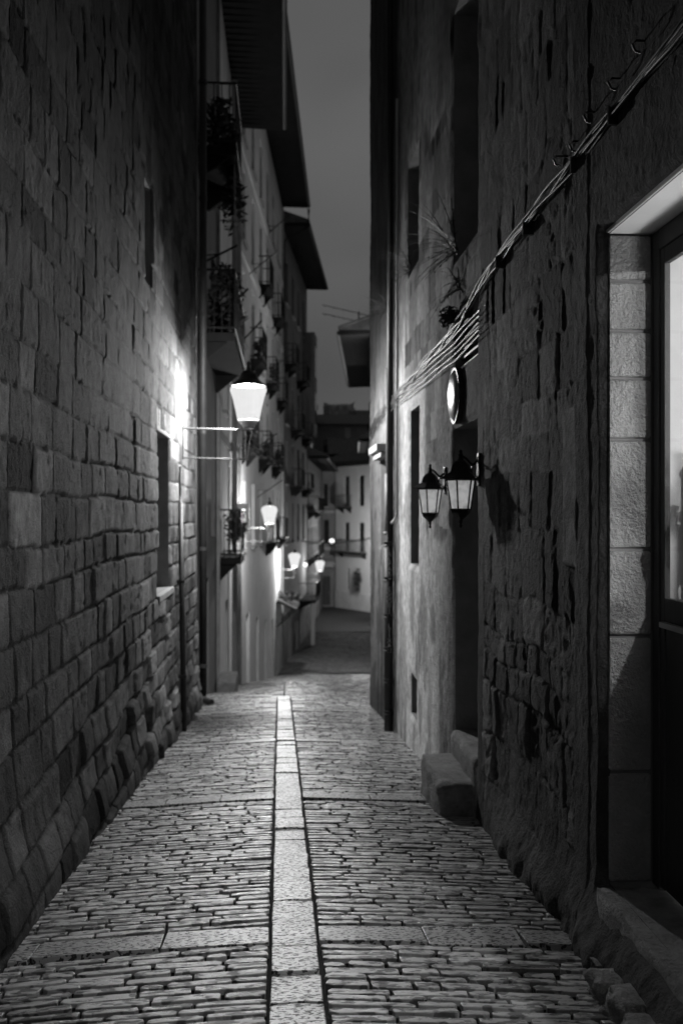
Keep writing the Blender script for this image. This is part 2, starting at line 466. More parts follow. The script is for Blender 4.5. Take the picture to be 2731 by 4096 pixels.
# cross bands of longer slabs
V, F, T = [], [], []
for b in BANDS:
    for sgn in (-1, 1):
        x = xc(b) + (SX1 + .006 if sgn > 0 else SX0 - .006)
        while abs(x) < 1.6:
            L = rng.uniform(.42, .58); a, c = (x, x + L) if sgn > 0 else (x - L, x)
            add_stone(V, F, T, (a + c) / 2, b, L - .006, .235, .33 + .08 * rng.random(), 0, top=.006)
            x += sgn * L
tag(tone_mesh('paving_band', V, F, T, 'slab'), kind='structure')
V, F, T = [], [], []
y = .8
while y < 17.2:
    L = rng.uniform(.29, .37)
    add_stone(V, F, T, xc(y), y + L / 2, .203, L - .004, .50 + .14 * rng.random(), 0, top=.009); y += L
y = 36
while y < 40.5 and False:
    add_stone(V, F, T, xc(y) + .35, y + .2, .25, .38, .42, 1, top=.012); y += .4
tag(tone_mesh('paving_strip', V, F, T, 'slab'), kind='structure')

# ------------------------------------------------------------ NEAR LEFT: stone house
def near_axis(y0, y1, kf):
    a = [y0]
    while a[-1] < y1: a.append(a[-1] + min(max(a[-1] ** 2 * kf, .008), .2) if a[-1] > 2.6 else a[-1] + .25)
    return np.array(a)
ys_l = near_axis(-6, 16.05, 1 / 2300.)
zs_l = np.concatenate([np.arange(-2.4, 4.2, .0165), np.arange(4.2, 13.2, .045)])
def left_field(U, Z):
    rs = np.random.RandomState(3)
    rows = [-3.0]
    while rows[-1] < 14: rows.append(rows[-1] + (rs.uniform(.21, .31) if rows[-1] < 1.0 else rs.uniform(.22, .35)))
    g = np.interp(U, GY, GZ); hgt = Z - g
    e, ra, rb, wl, zl, dz = stones(U, Z, np.array(rows), .24, .52, 21, wob=.03)
    low = sstep(1.5, .2, hgt); up = sstep(.2, 2.6, hgt)
    rough = (.12 + .75 * sstep(4.5, 10, U)) * (.55 + .45 * sstep(4.0, 1.0, hgt)) 
    jw = .006 + .008 * fbm(U, Z, 2.5, 2, 9) + .006 * low
    body = sstep(0, jw * 1.1, e - .003)
    n1 = fbm(U, Z, 2.2, 5, 31) - .5; n2 = fbm(U, Z * .55, 14, 4, 37) - .5
    prot = (ra - .4) * (.030 + .035 * low) + .022
    pillow = (1 - np.abs(wl) ** 6) * (1 - np.abs(zl) ** 6) * (.006 + .010 * low)
    body = 1 - (1 - body) * np.clip(.55 + .7 * rough, 0, 1)
    d = body * (.010 + (prot + pillow) * (.12 + rough)) + n1 * .030 * rough + n2 * .010 * (.5 + rough) + (fbm(U, Z, 38, 3, 61) - .5) * .007 - .014 * sstep(.70, .78, fbm(U, Z * 1.2, 9, 3, 17)) * rough 
    d += wl * (rb - .5) * .02 * rough * body
    d += .10 * sstep(.55, 0, hgt) + .07 * sstep(1.5, 0, hgt) * sstep(8, 4, U)
    # overhanging row near the foot
    d += .025 * np.exp(-((hgt - .55) / .12) ** 2) * sstep(4, 6, U) * (.4 + ra)
    tone = .17 + .22 * (rb - .5) + .12 * (ra > .86) - .07 * (ra < .16)
    tone *= 1 - .35 * sstep(.56, .66, fbm(U, Z, 2.3, 5, 203))
    tone = tone * body + .045 * (1 - body)
    pl = sstep(.58, .66, fbm(U, Z, .9, 4, 77)) * sstep(2.0, 3.5, hgt)
    tone = tone * (1 - pl) + .22 * pl; d = d * (1 - .6 * pl) + .012 * pl
    tone *= .8 + .4 * fbm(U, Z, 1.1, 3, 55)
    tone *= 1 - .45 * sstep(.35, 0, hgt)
    tone *= 1 - .62 * sstep(2.2, 4.8, Z)  # light fading upward, put into the stone tone
    tone *= 1 + .5 * sstep(6.5, 4.3, U)  # near end lightened in the tone, for the shop light falling there
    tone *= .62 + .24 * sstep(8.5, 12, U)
    tone *= 1 + .22 * (fbm(U * 3, Z * .8, 3, 4, 88) - .5) * 2
    return d, tone
LW = [(11.1, 12.35, .58, 2.4), (10.1, 10.62, 3.87, 4.9)]
hl = empty('stone_house', (-1.37, 8, gz(8)), 'rough ashlar stone house wall filling the left side nearest the viewer', 'house')
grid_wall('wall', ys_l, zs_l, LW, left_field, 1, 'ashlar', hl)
mb = MB()
for h in LW: reveal(mb, 1, h, .3)
mb.box(-1.75, -1.39, 15.9, 16.045, -2.5, 13); mb.box(-6, -1.4, -6, 16, 13.0, 13.2)
mb.build('wall_return', 'reveal', hl)
for h in LW:
    f = MB(); a, b, c, e = h; x = -1.62
    for q in ((a, a + .05, c, e), (b - .05, b, c, e), (a, b, c, c + .05), (a, b, e - .05, e), ((a + b) / 2 - .02, (a + b) / 2 + .02, c, e)):
        f.box(x, x + .05, q[0] + .001, q[1] - .001, q[2] + .001, q[3] - .001)
    w = f.build('window', 'wood', hl)
    g = MB(); g.box(x - .01, x + .012, a + .04, b - .04, c + .04, e - .04); g.build('pane', 'pane', w)
# a projecting dressed lintel and sill for the low window
mb = MB(); mb.box(-1.42, -1.345, 11.0, 12.46, 2.402, 2.66); mb.build('lintel', 'stone', hl, bevel=.012)
mb = MB(); mb.box(-1.5, -1.31, 11.0, 12.46, .50, .578); mb.build('sill', 'stone', hl, bevel=.012)

# ------------------------------------------------------------ NEAR RIGHT: rubble house
D1 = (2.5, 4.31, -.14, 2.73); D2 = (7.18, 8.19, -.31, 2.19); TR = (7.18, 8.19, 2.66, 3.12)
RW = [D1, D2, TR, (7.2, 8.25, 3.56, 5.66), (10.2, 11.0, .93, 2.62), (10.3, 11.24, 4.15, 5.4), (12.65, 13.5, 4.25, 5.25),
      (13.4, 14.3, 1.02, 2.26), (10.45, 10.95, -.72, -.28)]
ys_r = near_axis(-6, 15.7, 1 / 2600.)
zs_r = np.concatenate([np.arange(-2.4, 3.6, .0165), np.arange(3.6, 13.2, .04)])
def right_field(U, Z):
    rs = np.random.RandomState(13); rows = [-3.0]
    while rows[-1] < 14: rows.append(rows[-1] + rs.choice([.18, .24, .3, .36, .42]) * rs.uniform(.85, 1.1))
    g = np.interp(U, GY, GZ); hgt = Z - g
    e, ra, rb, wl, zl, dz = stones(U, Z, np.array(rows), .12, .36, 5, wob=.045, wscale=1.8, skew=.3)
    # plaster mask
    nn = (fbm(U, Z, 1.6, 5, 90) - .5)
    def rect(a, b, c, d_, s=.12, amp=.5):
        dd = np.maximum(np.maximum(a - U, U - b), np.maximum(c - Z, Z - d_)); return sstep(s, -s, dd + nn * amp)
    P = rect(8.15, 9.75, -3, 1.25, .05, .35)
    P = np.maximum(P, rect(9.7, 11.6, -3, 3.0, .05, .12)); P = np.maximum(P, rect(11.4, 17, -3, 14, .05, .2))
    P = np.maximum(P, rect(-9, 4.70, -3, 14, .02, .03)); P = np.maximum(P, rect(-9, 4.8, 3.0, 14, .05, .1))
    P = np.maximum(P, rect(6.93, 8.35, -3, 3.2, .02, .06))
    P = np.maximum(P, rect(8, 17, 5.2, 14, .2, 1.2) * .9)
    P = np.maximum(P, sstep(.42, .34, hgt + nn * 1.3) * sstep(16, 5, U) * .8)
    P = np.maximum(P, sstep(.63, .66, fbm(U, Z, 1.5, 5, 140)) * .7)
    jw = .005 + .009 * fbm(U, Z, 2.5, 2, 9)
    body = sstep(0, jw * 1.2, e - .001)
    n1 = fbm(U, Z, 2.0, 5, 31) - .5; n2 = fbm(U, Z * .9, 14, 4, 37) - .5; n3 = fbm(U, Z, 30, 3, 41) - .5
    rgh = .08 + .95 * sstep(1.9, .6, hgt)
    body = 1 - (1 - body) * (.10 + .55 * sstep(2.2, .9, hgt))
    d = body * (.010 + .010 * sstep(1.8, .8, hgt) + (ra - .45) * .034 * rgh + (1 - np.abs(wl) ** 4) * .006) + n1 * .045 * rgh + n2 * .016 * (.3 + rgh) + n3 * .010 - .018 * sstep(.68, .75, fbm(U, Z, 6, 3, 19)) * rgh
    d += wl * (rb - .5) * .02 * body
    dp = .020 + n1 * .022 + n2 * .010 + n3 * .006 + (fbm(U, Z, .6, 2, 3) - .5) * .02
    pil = sstep(4.72, 4.70, U)
    dp = dp + .028 * pil - .006 * sstep(4.48, 4.47, U)
    d = d * (1 - P) + dp * P
    d += .10 * sstep(.35, 0, hgt) ** 1.5 * (.5 + fbm(U, Z, 5, 3, 71) * .9) * sstep(7.2, 5.6, U)
    tone = .15 + .26 * (rb - .5) + .16 * (ra > .86) + .06 * (fbm(U, Z * .4, 9, 3, 8) - .5)
    tone = tone * body + .07 * (1 - body)
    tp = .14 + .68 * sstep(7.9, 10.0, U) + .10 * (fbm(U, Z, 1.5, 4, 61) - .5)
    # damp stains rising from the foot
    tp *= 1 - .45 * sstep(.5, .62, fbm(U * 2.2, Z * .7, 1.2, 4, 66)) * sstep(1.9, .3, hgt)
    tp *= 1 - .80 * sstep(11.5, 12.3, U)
    tp *= 1 - .6 * sstep(2.8, 3.6, Z)  # dimness above the lamp's reach, painted into the plaster tone
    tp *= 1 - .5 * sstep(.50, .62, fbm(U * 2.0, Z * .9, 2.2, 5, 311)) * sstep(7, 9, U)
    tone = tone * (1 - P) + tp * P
    # one pale stone beside the pilaster, running up
    ps = ((U > 4.68) & (U < 4.90) & (Z > 1.24) & (Z < 2.02)) * 1.0
    tone = tone * (1 - ps) + ps * (.34 + .05 * n1); d = d * (1 - ps) + ps * (.042 + n2 * .01)
    tone *= (.75 + .5 * fbm(U, Z, 1.3, 3, 155)) * (.62 + .38 * sstep(7, 9.5, U)) * (1 - .35 * sstep(3.2, 4.5, Z))  # last two factors put weaker lamp light, nearer and higher, into the tone
    return d, np.clip(tone, .02, .7)
hr = empty('rubble_house', (1.45, 8, gz(8)), 'dark rubble and patched plaster house wall on the right with two doorways', 'house')
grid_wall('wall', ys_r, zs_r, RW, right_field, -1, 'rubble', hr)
mb = MB()
for h in RW[1:]: reveal(mb, -1, h, .38 if h[0] < 9 else .22)
mb.box(1.49, 1.9, 15.5, 15.695, -2.5, 13); mb.box(1.5, 6, -6, 15.6, 13.0, 13.2)
mb.box(1.56, 6, 15.4, 15.6, -2.5, 13)
mb.build('wall_return', 'reveal', hr)

# --- near doorway: jamb blocks, soffit, glazed door
mb = MB(); zz = [-.14, .62, 1.335, 2.0, 2.20, 2.52, 2.73]
zz = [-.14, .35, .95, 1.335, 1.82, 2.09, 2.30, 2.52, 2.73]
for a, b in zip(zz[:-1], zz[1:]):
    mb.box(1.448, 1.636, 4.305, 4.54, a + .008, b - .008)
mb.build('jamb', 'hammered', hr, bevel=.010)
mb = MB(); mb.box(1.455, 1.676, 4.322, 4.54, -.2, 2.72); mb.build('jamb_mortar', 'plaster3', hr)
mb = MB(); mb.box(1.44, 1.68, 2.4, 4.60, 2.732, 3.0); mb.build('lintel', 'plaster', hr, bevel=.01)
dr = empty('near_door', (0, 0, 0), None, None); bpy.data.objects.remove(dr)
XD = 1.64
mb = MB()
mb.box(XD, XD + .037, 4.23, 4.304, -.14, 2.73); mb.box(XD, XD + .037, 2.5, 4.23, 2.64, 2.73)
mb.box(XD + .008, XD + .035, 4.185, 4.23, -.13, 2.64)
mb.box(XD + .008, XD + .035, 2.5, 4.185, 1.03, 1.13); mb.box(XD + .008, XD + .035, 2.5, 4.185, 2.57, 2.64)
mb.box(XD + .014, XD + .030, 2.5, 4.185, -.13, 1.03)
door = mb.build('door', 'wood', hr, bevel=.004)
mb = MB(); mb.box(XD + .018, XD + .023, 2.5, 4.185, 1.13, 2.57); mb.build('glass', 'clear', door)
mb = MB(); mb.box(XD - .016, XD + .012, 2.5, 4.185, 1.005, 1.028); mb.build('sill', 'galv', door)
# inner reveal (white), room
mb = MB(); mb.box(XD + .040, 1.95, 4.26, 4.54, -.14, 2.95); mb.build('inner_reveal', 'plaster2', hr)
mb = MB()
mb.box(1.95, 2.0, 4.26, 6.6, -.3, 3.05); mb.box(1.95, 2.0, -3, 2.2, -.3, 3.05); mb.box(1.74, 5.1, -3, 6.6, 2.95, 3.06)
mb.box(5.0, 5.1, -3, 6.6, -.3, 3.0); mb.box(1.95, 5.1, 6.5, 6.6, -.3, 3.0); mb.box(1.74, 5.1, -3.1, -3, -.3, 3.0)
mb.box(1.74, 5.1, -3, 6.6, -.3, -.16); mb.box(1.55, 1.74, -3.1, 2.5, -.3, 3.1); mb.box(1.95, 2.0, 2.2, 4.26, 2.75, 3.05)
mb.build('shop_room', 'white', hr)
def lamp_light(name, loc, power, rad, parent):
    l = bpy.data.lights.new(name, 'POINT'); l.energy = power; l.shadow_soft_size = rad; l.color = (1, 1, 1)
    o = bpy.data.objects.new(name, l); COL.objects.link(o)
    if parent is not None: o.parent = parent; o.location = Vector(loc) - world_of(parent).translation
    else: o.location = loc
    return o
pl = empty('pendant_lamp', (2.32, 2.2, 2.62), 'small bare ceiling lamp inside the lit shop by the near doorway', 'lamp')
mb = MB(); mb.bar((2.32, 2.2, 2.72), (2.32, 2.2, 2.945), .006); mb.lathe((2.32, 2.2, 2.68), [(.02, 0), (.03, .02), (.03, .05), (.01, .06)]); mb.build('cord', 'iron', pl)
mb = MB(); mb.lathe((2.32, 2.2, 2.58), [(.005, -.01), (.03, .01), (.04, .05), (.03, .09), (.02, .10)]); mb.build('bulb', 'bulb', pl, smooth=True)
lamp_light('bulb_light', (2.32, 2.2, 2.62), P_ROOM, .03, pl)
al = bpy.data.lights.new('soffit_fill', 'AREA'); al.energy = P_ROOM_LOW; al.size = .35  # bodiless fill added to light the doorway soffit from below
ao = bpy.data.objects.new('soffit_fill', al); COL.objects.link(ao); ao.location = (2.35, 3.2, 1.25)
ao.rotation_euler = (Vector((1.5, 3.9, 2.75)) - ao.location).to_track_quat('-Z', 'Y').to_euler()
tag(ao, 'added low fill light inside the shop, aimed at the doorway soffit', 'lamp')
# things behind the glass
cab = empty('wooden_box', (1.84, 4.16, 1.12), 'grey upright wooden box standing on the inner sill behind the glass', 'box')
mb = MB(); mb.box(1.775, 1.93, 4.17, 4.25, 1.12, 1.70); mb.build('body', 'plaster3', cab, bevel=.004)
mb = MB(); mb.box(1.77, 1.94, 4.16, 4.255, 1.70, 1.715); mb.build('lid', 'wood', cab)
mb = MB(); mb.box(1.74, 2.1, 3.4, 4.255, 1.08, 1.118); tag(mb.build('display_shelf', 'wood', None, bevel=.004), 'dark wooden display shelf inside the glazed door', 'shelf')
pot = empty('flower_pot', (1.78, 4.03, 1.12), 'round pale jar with a white fringed flower behind the glass door', 'flower pot')
mb = MB(); mb.lathe((1.78, 4.03, 1.12), [(.05, 0), (.06, .005), (.035, .12), (.02, .2), (.085, .30), (.095, .36), (.06, .42), (.035, .44)], 20); mb.build('jar', 'ceramic', pot, smooth=True)
mb = MB()
for i in range(70):
    t = rng.uniform(0, 6.28); p = rng.uniform(-.3, 1.4); d = Vector((math.cos(t) * math.cos(p), math.sin(t) * math.cos(p), math.sin(p)))
    c = Vector((1.78, 4.03, 1.60)); s = d.cross(Vector((0, 0, 1))).normalized() * .006
    mb.poly([c + s, c - s, c + d * .045 - s * .8, c + d * .05 + s * .8])
mb.build('flower', 'petal', pot)

# thresholds and steps
def rough_block(name, x0, x1, y0, y1, z0, z1, m, parent, seed, amp=.02, n=14, z0far=None):
    """subdivided block with worn arrises"""
    import bmesh
    bm = bmesh.new(); bmesh.ops.create_cube(bm, size=1)
    bmesh.ops.subdivide_edges(bm, edges=bm.edges[:], cuts=n, use_grid_fill=True)
    rr = random.Random(seed); ph = [rr.uniform(0, 20) for _ in range(3)]
    from mathutils import noise
    org = world_of(parent).translation if parent is not None else Vector((0, 0, 0))
    for v in bm.verts:
        c = v.co * 2; k = 0.0
        r = .035
        s = [max(0, abs(q) - (1 - r)) / r for q in c]
        cut = max(0, sum(a * a for a in s) - 1)
        p = Vector((x0 + (x1 - x0) * (v.co.x + .5), y0 + (y1 - y0) * (v.co.y + .5), z0 + (z1 - z0) * (v.co.z + .5)))
        nn = noise.fractal(p * 4 + Vector(ph), 1, 2, 5)
        n2 = noise.fractal(p * 14 + Vector(ph), 1, 2, 4)
        ctr = Vector(((x0 + x1) / 2, (y0 + y1) / 2, (z0 + z1) / 2))
        dirv = Vector([math.copysign(1, q) if abs(q) > .97 else 0 for q in c])
        p -= dirv * (cut * .016 * (.4 + abs(nn) * 1.8))
        p += dirv * (nn * amp + n2 * amp * .9) * (.25 if abs(c[2]) > .97 and abs(c[0]) < .9 else 1)
        v.co = p - org
    me = bpy.data.meshes.new(name); bm.to_mesh(me); bm.free(); me.materials.append(M[m]); me.shade_smooth()
    o = bpy.data.objects.new(name, me); COL.objects.link(o); o.parent = parent; return o
rough_block('doorstep', 1.375, 1.70, 1.9, 4.29, -.75, -.14, 'step', hr, 3, .009, 30)
o = rough_block('stone_step', 1.16, 1.52, 7.24, 8.22, -1.0, -.50, 'step', None, 5, .013, 18)
tag(o, 'worn stone block step in front of the dark doorway under the lanterns', 'step')
rough_block('threshold', 1.41, 1.84, 7.175, 8.2, -.9, -.30, 'step', hr, 8, .009, 14)
# rubble at the foot of the near doorstep
for i, (x, y_, s) in enumerate([(1.285, 3.83, .09), (1.31, 3.60, .11), (1.27, 3.42, .075), (1.33, 4.05, .06), (1.30, 3.28, .09)]):
    g = gz(y_)
    o = rough_block('loose_stone', x - s * .8, x + s * .9, y_ - s, y_ + s, g - .05, g + s * .62, 'step', None, 20 + i, .03, 8)
    tag(o, ['pale rough stone against the foot of the near doorstep', 'largest broken stone under the near doorstep', 'small broken stone second from the bottom edge by the doorstep',
            'small stone where the wall meets the near doorstep', 'broken stone lowest in view along the doorstep'][i], 'stone', 'broken stones along the foot of the doorstep')

# the far doorway and its dark transom
mb = MB(); mb.box(1.80, 1.83, 7.18, 8.19, -.31, 2.19)
for k in range(5): mb.box(1.785, 1.80, 7.2 + k * .2, 7.385 + k * .2, -.28, 2.16)
door2 = mb.build('door', 'dark', hr)
mb = MB(); mb.lathe((1.765, 7.45, .72), [(.005, -.03), (.028, -.02), (.032, 0), (.028, .02), (.005, .03)], 12); mb.bar((1.765, 7.45, .72), (1.79, 7.45, .72), .012); mb.build('handle', 'galv', door2, smooth=True)
mb = MB()
for z in (2.69, 2.76, 2.83, 2.90, 2.97, 3.04): mb.hexa([(1.50, 7.18, z), (1.60, 7.18, z), (1.60, 8.19, z), (1.50, 8.19, z), (1.50, 7.18, z + .015), (1.60, 7.18, z + .06), (1.60, 8.19, z + .06), (1.50, 8.19, z + .015)])
mb.box(1.62, 1.64, 7.18, 8.19, 2.66, 3.12); mb.build('louvre', 'dark', hr)
# windows of the right house
for h in RW[3:]:
    a, b, c, e = h; d = .24 if a < 9 else .15; f = MB(); x = 1.45 + d
    for q in ((a, a + .06, c, e), (b - .06, b, c, e), (a + .06, b - .06, c, c + .06), (a + .06, b - .06, e - .06, e), ((a + b) / 2 - .02, (a + b) / 2 + .02, c + .06, e - .06)):
        f.box(x, x + .05, q[0] + .001, q[1] - .001, q[2] + .001, q[3] - .001)
    if e - c > 1.2:
        f.box(x + .01, x + .04, a + .06, b - .06, (c + e) / 2 - .02, (c + e) / 2 + .02)
    w = f.build('window', 'dark', hr)
    g = MB(); g.box(x + .02, x + .03, a + .05, b - .05, c + .05, e - .05); g.build('pane', 'pane', w)
mb = MB(); mb.box(1.28, 1.47, 13.25, 14.4, 2.32, 2.42); mb.box(1.34, 1.47, 13.3, 14.35, 2.24, 2.319); mb.build('ledge', 'stone', hr, bevel=.015)

# round plate over the far doorway
sg = empty('round_sign', (1.42, 7.9, 2.43), 'round glossy enamel plate with a dark rim above the dark doorway', 'sign')
def disc_x(x0, x1, c, r0, r1, n=40):
    mb = MB(); k = 0
    for i in range(n): t = 2 * math.pi * i / n; mb.v.append((x0, c[0] + r0 * math.cos(t), c[1] + r0 * math.sin(t)))
    for i in range(n): t = 2 * math.pi * i / n; mb.v.append((x1, c[0] + r1 * math.cos(t), c[1] + r1 * math.sin(t)))
    for i in range(n): j = (i + 1) % n; mb.f.append((i, j, n + j, n + i))
    mb.f.append(tuple(range(n, 2 * n))); return mb
mb = disc_x(1.435, 1.385, (7.9, 2.43), .225, .225); mb.build('rim', 'dark', sg, smooth=False)
mb = MB(); n_, m_ = 32, 6
for j in range(m_ + 1):
    r = .205 * (1 - j / m_); xx = 1.386 - .035 * math.sqrt(max(0, 1 - (r / .206) ** 2))
    for i in range(n_): t = 2 * math.pi * i / n_; mb.v.append((xx, 7.9 + r * math.cos(t), 2.43 + r * math.sin(t)))
for j in range(m_):
    for i in range(n_): k = (i + 1) % n_; mb.f.append((j * n_ + i, j * n_ + k, (j + 1) * n_ + k, (j + 1) * n_ + i))
mb.build('dome', 'glossplate', sg, smooth=True)

# ------------------------------------------------------------ wall lanterns (two, unlit coach type, panes given a faint glow)
def wall_lantern():
    r = empty('wall_lantern', (0, 0, 0), 'black coach lantern with frosted panes', 'lantern', 'black coach lanterns either side of the dark doorway')
    rot = math.radians(4)
    mb = MB(); mb.lathe((0, 0, 0), [(.150, 0), (.152, .006), (.115, .028), (.075, .055), (.07, .075), (.062, .10), (.04, .125), (.022, .135), (.014, .16), (.018, .175), (.009, .185), (.014, .2), (.004, .212)], 6, rot); mb.build('cap', 'iron', r)
    mb = MB(); mb.lathe((0, 0, 0), [(.098, 0), (.066, -.215)], 6, rot); mb.build('pane', 'frost', r)
    mb = MB()
    for i in range(6):
        t = rot + i * math.pi / 3; a = Vector((math.cos(t), math.sin(t), 0)); mb.bar(a * .104, a * .071 + Vector((0, 0, -.218)), .0075, 4)
    mb.lathe((0, 0, -.012), [(.112, 0), (.112, .012)], 6, rot); mb.lathe((0, 0, -.222), [(.076, 0), (.078, .012)], 6, rot)
    mb.build('frame', 'iron', r)
    mb = MB(); mb.lathe((0, 0, -.222), [(.006, -.125), (.012, -.112), (.006, -.098), (.014, -.085), (.012, -.07), (.022, -.06), (.045, -.04), (.066, -.02), (.072, 0)], 6, rot); mb.build('finial', 'iron', r)
    mb = MB(); pts = []
    for k in range(15):
        t = k / 14; pts.append((.0 + .135 * t, 0, .165 - .05 * math.sin(t * math.pi * 1.0) - .0 * t + .02 * math.sin(t * 6.28)))
    mb.tube(pts, .0085, 8); pts = []
    for k in range(15):
        t = k / 14; pts.append((.135 - .06 * math.sin(t * 3.14), 0, .15 - .17 * t))
    mb.tube(pts, .006, 8)
    mb.build('arm', 'iron', r, smooth=True)
    mb = MB()
    mb.lathe((.135, 0, .15), [(.02, -.012), (.024, 0), (.01, .03)], 8)
    mb.box(.12, .155, -.035, .035, -.05, .185)
    mb.build('wall_plate', 'iron', r, bevel=.006)
    return r
lan = wall_lantern(); lan.location = (1.285, 7.03, 1.735); lan['label'] = 'nearer black coach lantern with frosted panes, right of the dark doorway'
l2 = copy_tree(lan); l2.location = (1.300, 8.58, 1.705); l2['label'] = 'farther black coach lantern with brighter frosted panes, left of the dark doorway'

# ------------------------------------------------------------ drainpipes
def pipe_things():
    # cast iron pipe with lettering on the right wall
    Y0 = 12.45; r = empty('drainpipe', (1.34, Y0, gz(Y0)), 'dark cast iron drainpipe with pale letters down the right wall', 'drainpipe')
    g = gz(Y0)
    mb = MB(); mb.bar((1.36, Y0, g - .05), (1.36, Y0, 1.10), .056, 14); mb.build('lower_pipe', 'pipe', r, smooth=True)
    mb = MB(); mb.bar((1.385, Y0 + .03, 1.12), (1.385, Y0 + .03, 13), .04, 12); mb.build('upper_pipe', 'pipe', r, smooth=True)
    for z in (1.1, .66, .2, -.22, -.62, -1.02):
        mb = MB(); mb.lathe((1.36, Y0, z), [(.064, -.03), (.068, -.022), (.058, -.008), (.058, .008), (.068, .022), (.064, .03)], 14)
        mb.build('collar', 'pipe', r, smooth=False)
    for k, (word, zt) in enumerate((('ALPARE', 1.02), ('EGGOBIA', .58), ('LTIXAN', .12))):
        cu = bpy.data.curves.new('t', 'FONT'); cu.body = '\n'.join(word); cu.size = .062; cu.extrude = .0015; cu.align_x = 'CENTER'; cu.space_line = .78; cu.resolution_u = 2
        to = bpy.data.objects.new('t', cu); COL.objects.link(to)
        bpy.context.view_layer.update()
        me = bpy.data.meshes.new_from_object(to.evaluated_get(bpy.context.evaluated_depsgraph_get()))
        COL.objects.unlink(to); bpy.data.objects.remove(to)
        zs = [v.co.y for v in me.vertices]; h = max(zs) - min(zs); sc = .36 / h; mx = max(zs)
        for v in me.vertices:
            x, y_, z = v.co
            x = x * 1.25
            v.co = (1.36 + .004 + x - r.location.x, Y0 - math.sqrt(max(.0001, .0575 ** 2 - x * x)) - z - r.location.y, zt - .02 + (y_ - mx) * sc - r.location.z)
        me.materials.clear(); me.materials.append(M['letter'])
        o = bpy.data.objects.new('lettering', me); COL.objects.link(o); o.parent = r
    mb = MB(); mb.bar((1.41, 11.98, 1.52), (1.41, 11.98, 6.5), .016, 8); mb.tube([(1.41, 11.98, 1.52), (1.41, 12.02, 1.46), (1.405, 12.2, 1.40), (1.39, 12.35, 1.36)], .016, 8)
    w = tag(mb.build('conduit', 'limewash', None, smooth=True), 'thin pale conduit beside the cast iron drainpipe', 'conduit')
    # pale second pipe, left of the iron one
    mb = MB(); mb.bar((1.40, 13.0, 1.2), (1.40, 13.0, 2.0), .03, 10); mb.bar((1.40, 13.0, 2.0), (1.40, 13.0, 3.4), .016, 8); mb.lathe((1.40, 13.0, 1.2), [(.045, 0), (.045, .04)], 10)
    tag(mb.build('vent_pipe', 'pipe_grey', None, smooth=True), 'pale grey pipe just beyond the lettered drainpipe', 'pipe')
    # left wall service pipe up to the street lamp
    r = empty('service_pipe', (-1.27, 12.75, gz(12.75)), 'slim dark service pipe on the left wall below the nearest street lamp', 'pipe')
    g = gz(12.75)
    mb = MB(); mb.bar((-1.215, 12.72, g - .05), (-1.30, 13.15, 1.62), .036, 12); mb.build('tube', 'pipe', r, smooth=True)
    mb = MB(); mb.tube([(-1.30, 13.15, 1.6), (-1.31, 13.2, 1.75), (-1.32, 13.25, 1.95), (-1.325, 13.35, 2.1)], .016, 8); mb.build('cable', 'cable', r, smooth=True)
    for z in (-.6, .6): 
        mb = MB(); t = (z - g) / (1.62 - g); c = Vector((-1.215, 12.72, g)).lerp(Vector((-1.30, 13.15, 1.62)), t); mb.box(c.x - .06, c.x + .042, c.y - .045, c.y + .045, z - .02, z + .02)
        mb.build('clip', 'pipe', r)
    # tall pipe on the corner of the left stone house
    r = empty('corner_drainpipe', (-1.22, 16.25, gz(16.25)), 'tall dark drainpipe at the far corner of the left stone wall', 'drainpipe')
    g = gz(16.2)
    mb = MB(); mb.bar((-1.25, 16.3, g + .12), (-1.25, 16.3, 13), .062, 12); mb.tube([(-1.25, 16.3, g + .14), (-1.24, 16.28, g + .05), (-1.1, 16.15, g + .01)], .06, 10); mb.build('tube', 'pipe', r, smooth=True)
    for z in np.arange(-1, 12, 1.9):
        mb = MB(); mb.lathe((-1.25, 16.3, z), [(.072, -.03), (.072, .03)], 12)
        mb.build('collar', 'pipe', r)
pipe_things()

# ------------------------------------------------------------ cables on the right wall
def cable(pts, r, m, name='cable', wob=.0, X=1.40, parent=None, ph=0.0, out=0.0):
    P = [onx(x, y, X) for x, y in pts]
    P = [Vector(p) for p in P]; res = []
    for i in range(len(P) - 1):
        nseg = 10
        for k in range(nseg):
            t = k / nseg; p = P[i].lerp(P[i + 1], t); s = p.y * 3.1 + ph
            res.append(p + Vector((-out + wob * math.sin(s), 0, wob * math.cos(s * 1.3 + ph))))
    res.append(P[-1])
    mb = MB(); mb.tube(res, r, 6); return mb
main = [(1640, -40), (1568, 55), (1430, 212), (1280, 402), (1130, 598), (1062, 722), (1000, 795), (918, 893), (862, 968), (852, 995)]
cb = empty('cable_bundle', (1.40, 7, 3), 'twisted bundle of cables running down the right wall', 'cable')
for i, (dy, m_) in enumerate(((0, 'cable_l'), (5, 'cable'), (9, 'cable'), (14, 'cable'), (19, 'cable'))):
    pts = [(x, y + dy * (1.3 if x > 1200 else .9)) for x, y in main]
    cable(pts, .0065 if i else .005, m_, wob=.013, ph=i * 1.7, X=1.395).build('strand', m_, cb, smooth=True)
for (x, y) in ((1215, 500), (1150, 580), (1330, 350), (1420, 232), (1075, 700)):
    mb = MB(); p = onx(x, y + 12, 1.395); mb.box(p[0] - .022, p[0] + .05, p[1] - .008, p[1] + .008, p[2] - .045, p[2] + .03)
    mb.build('clip', 'iron', cb)
cb2 = empty('cable_row', (1.40, 9, 2.6), 'row of parallel cables fanning from the louvred opening to the drainpipe', 'cable')
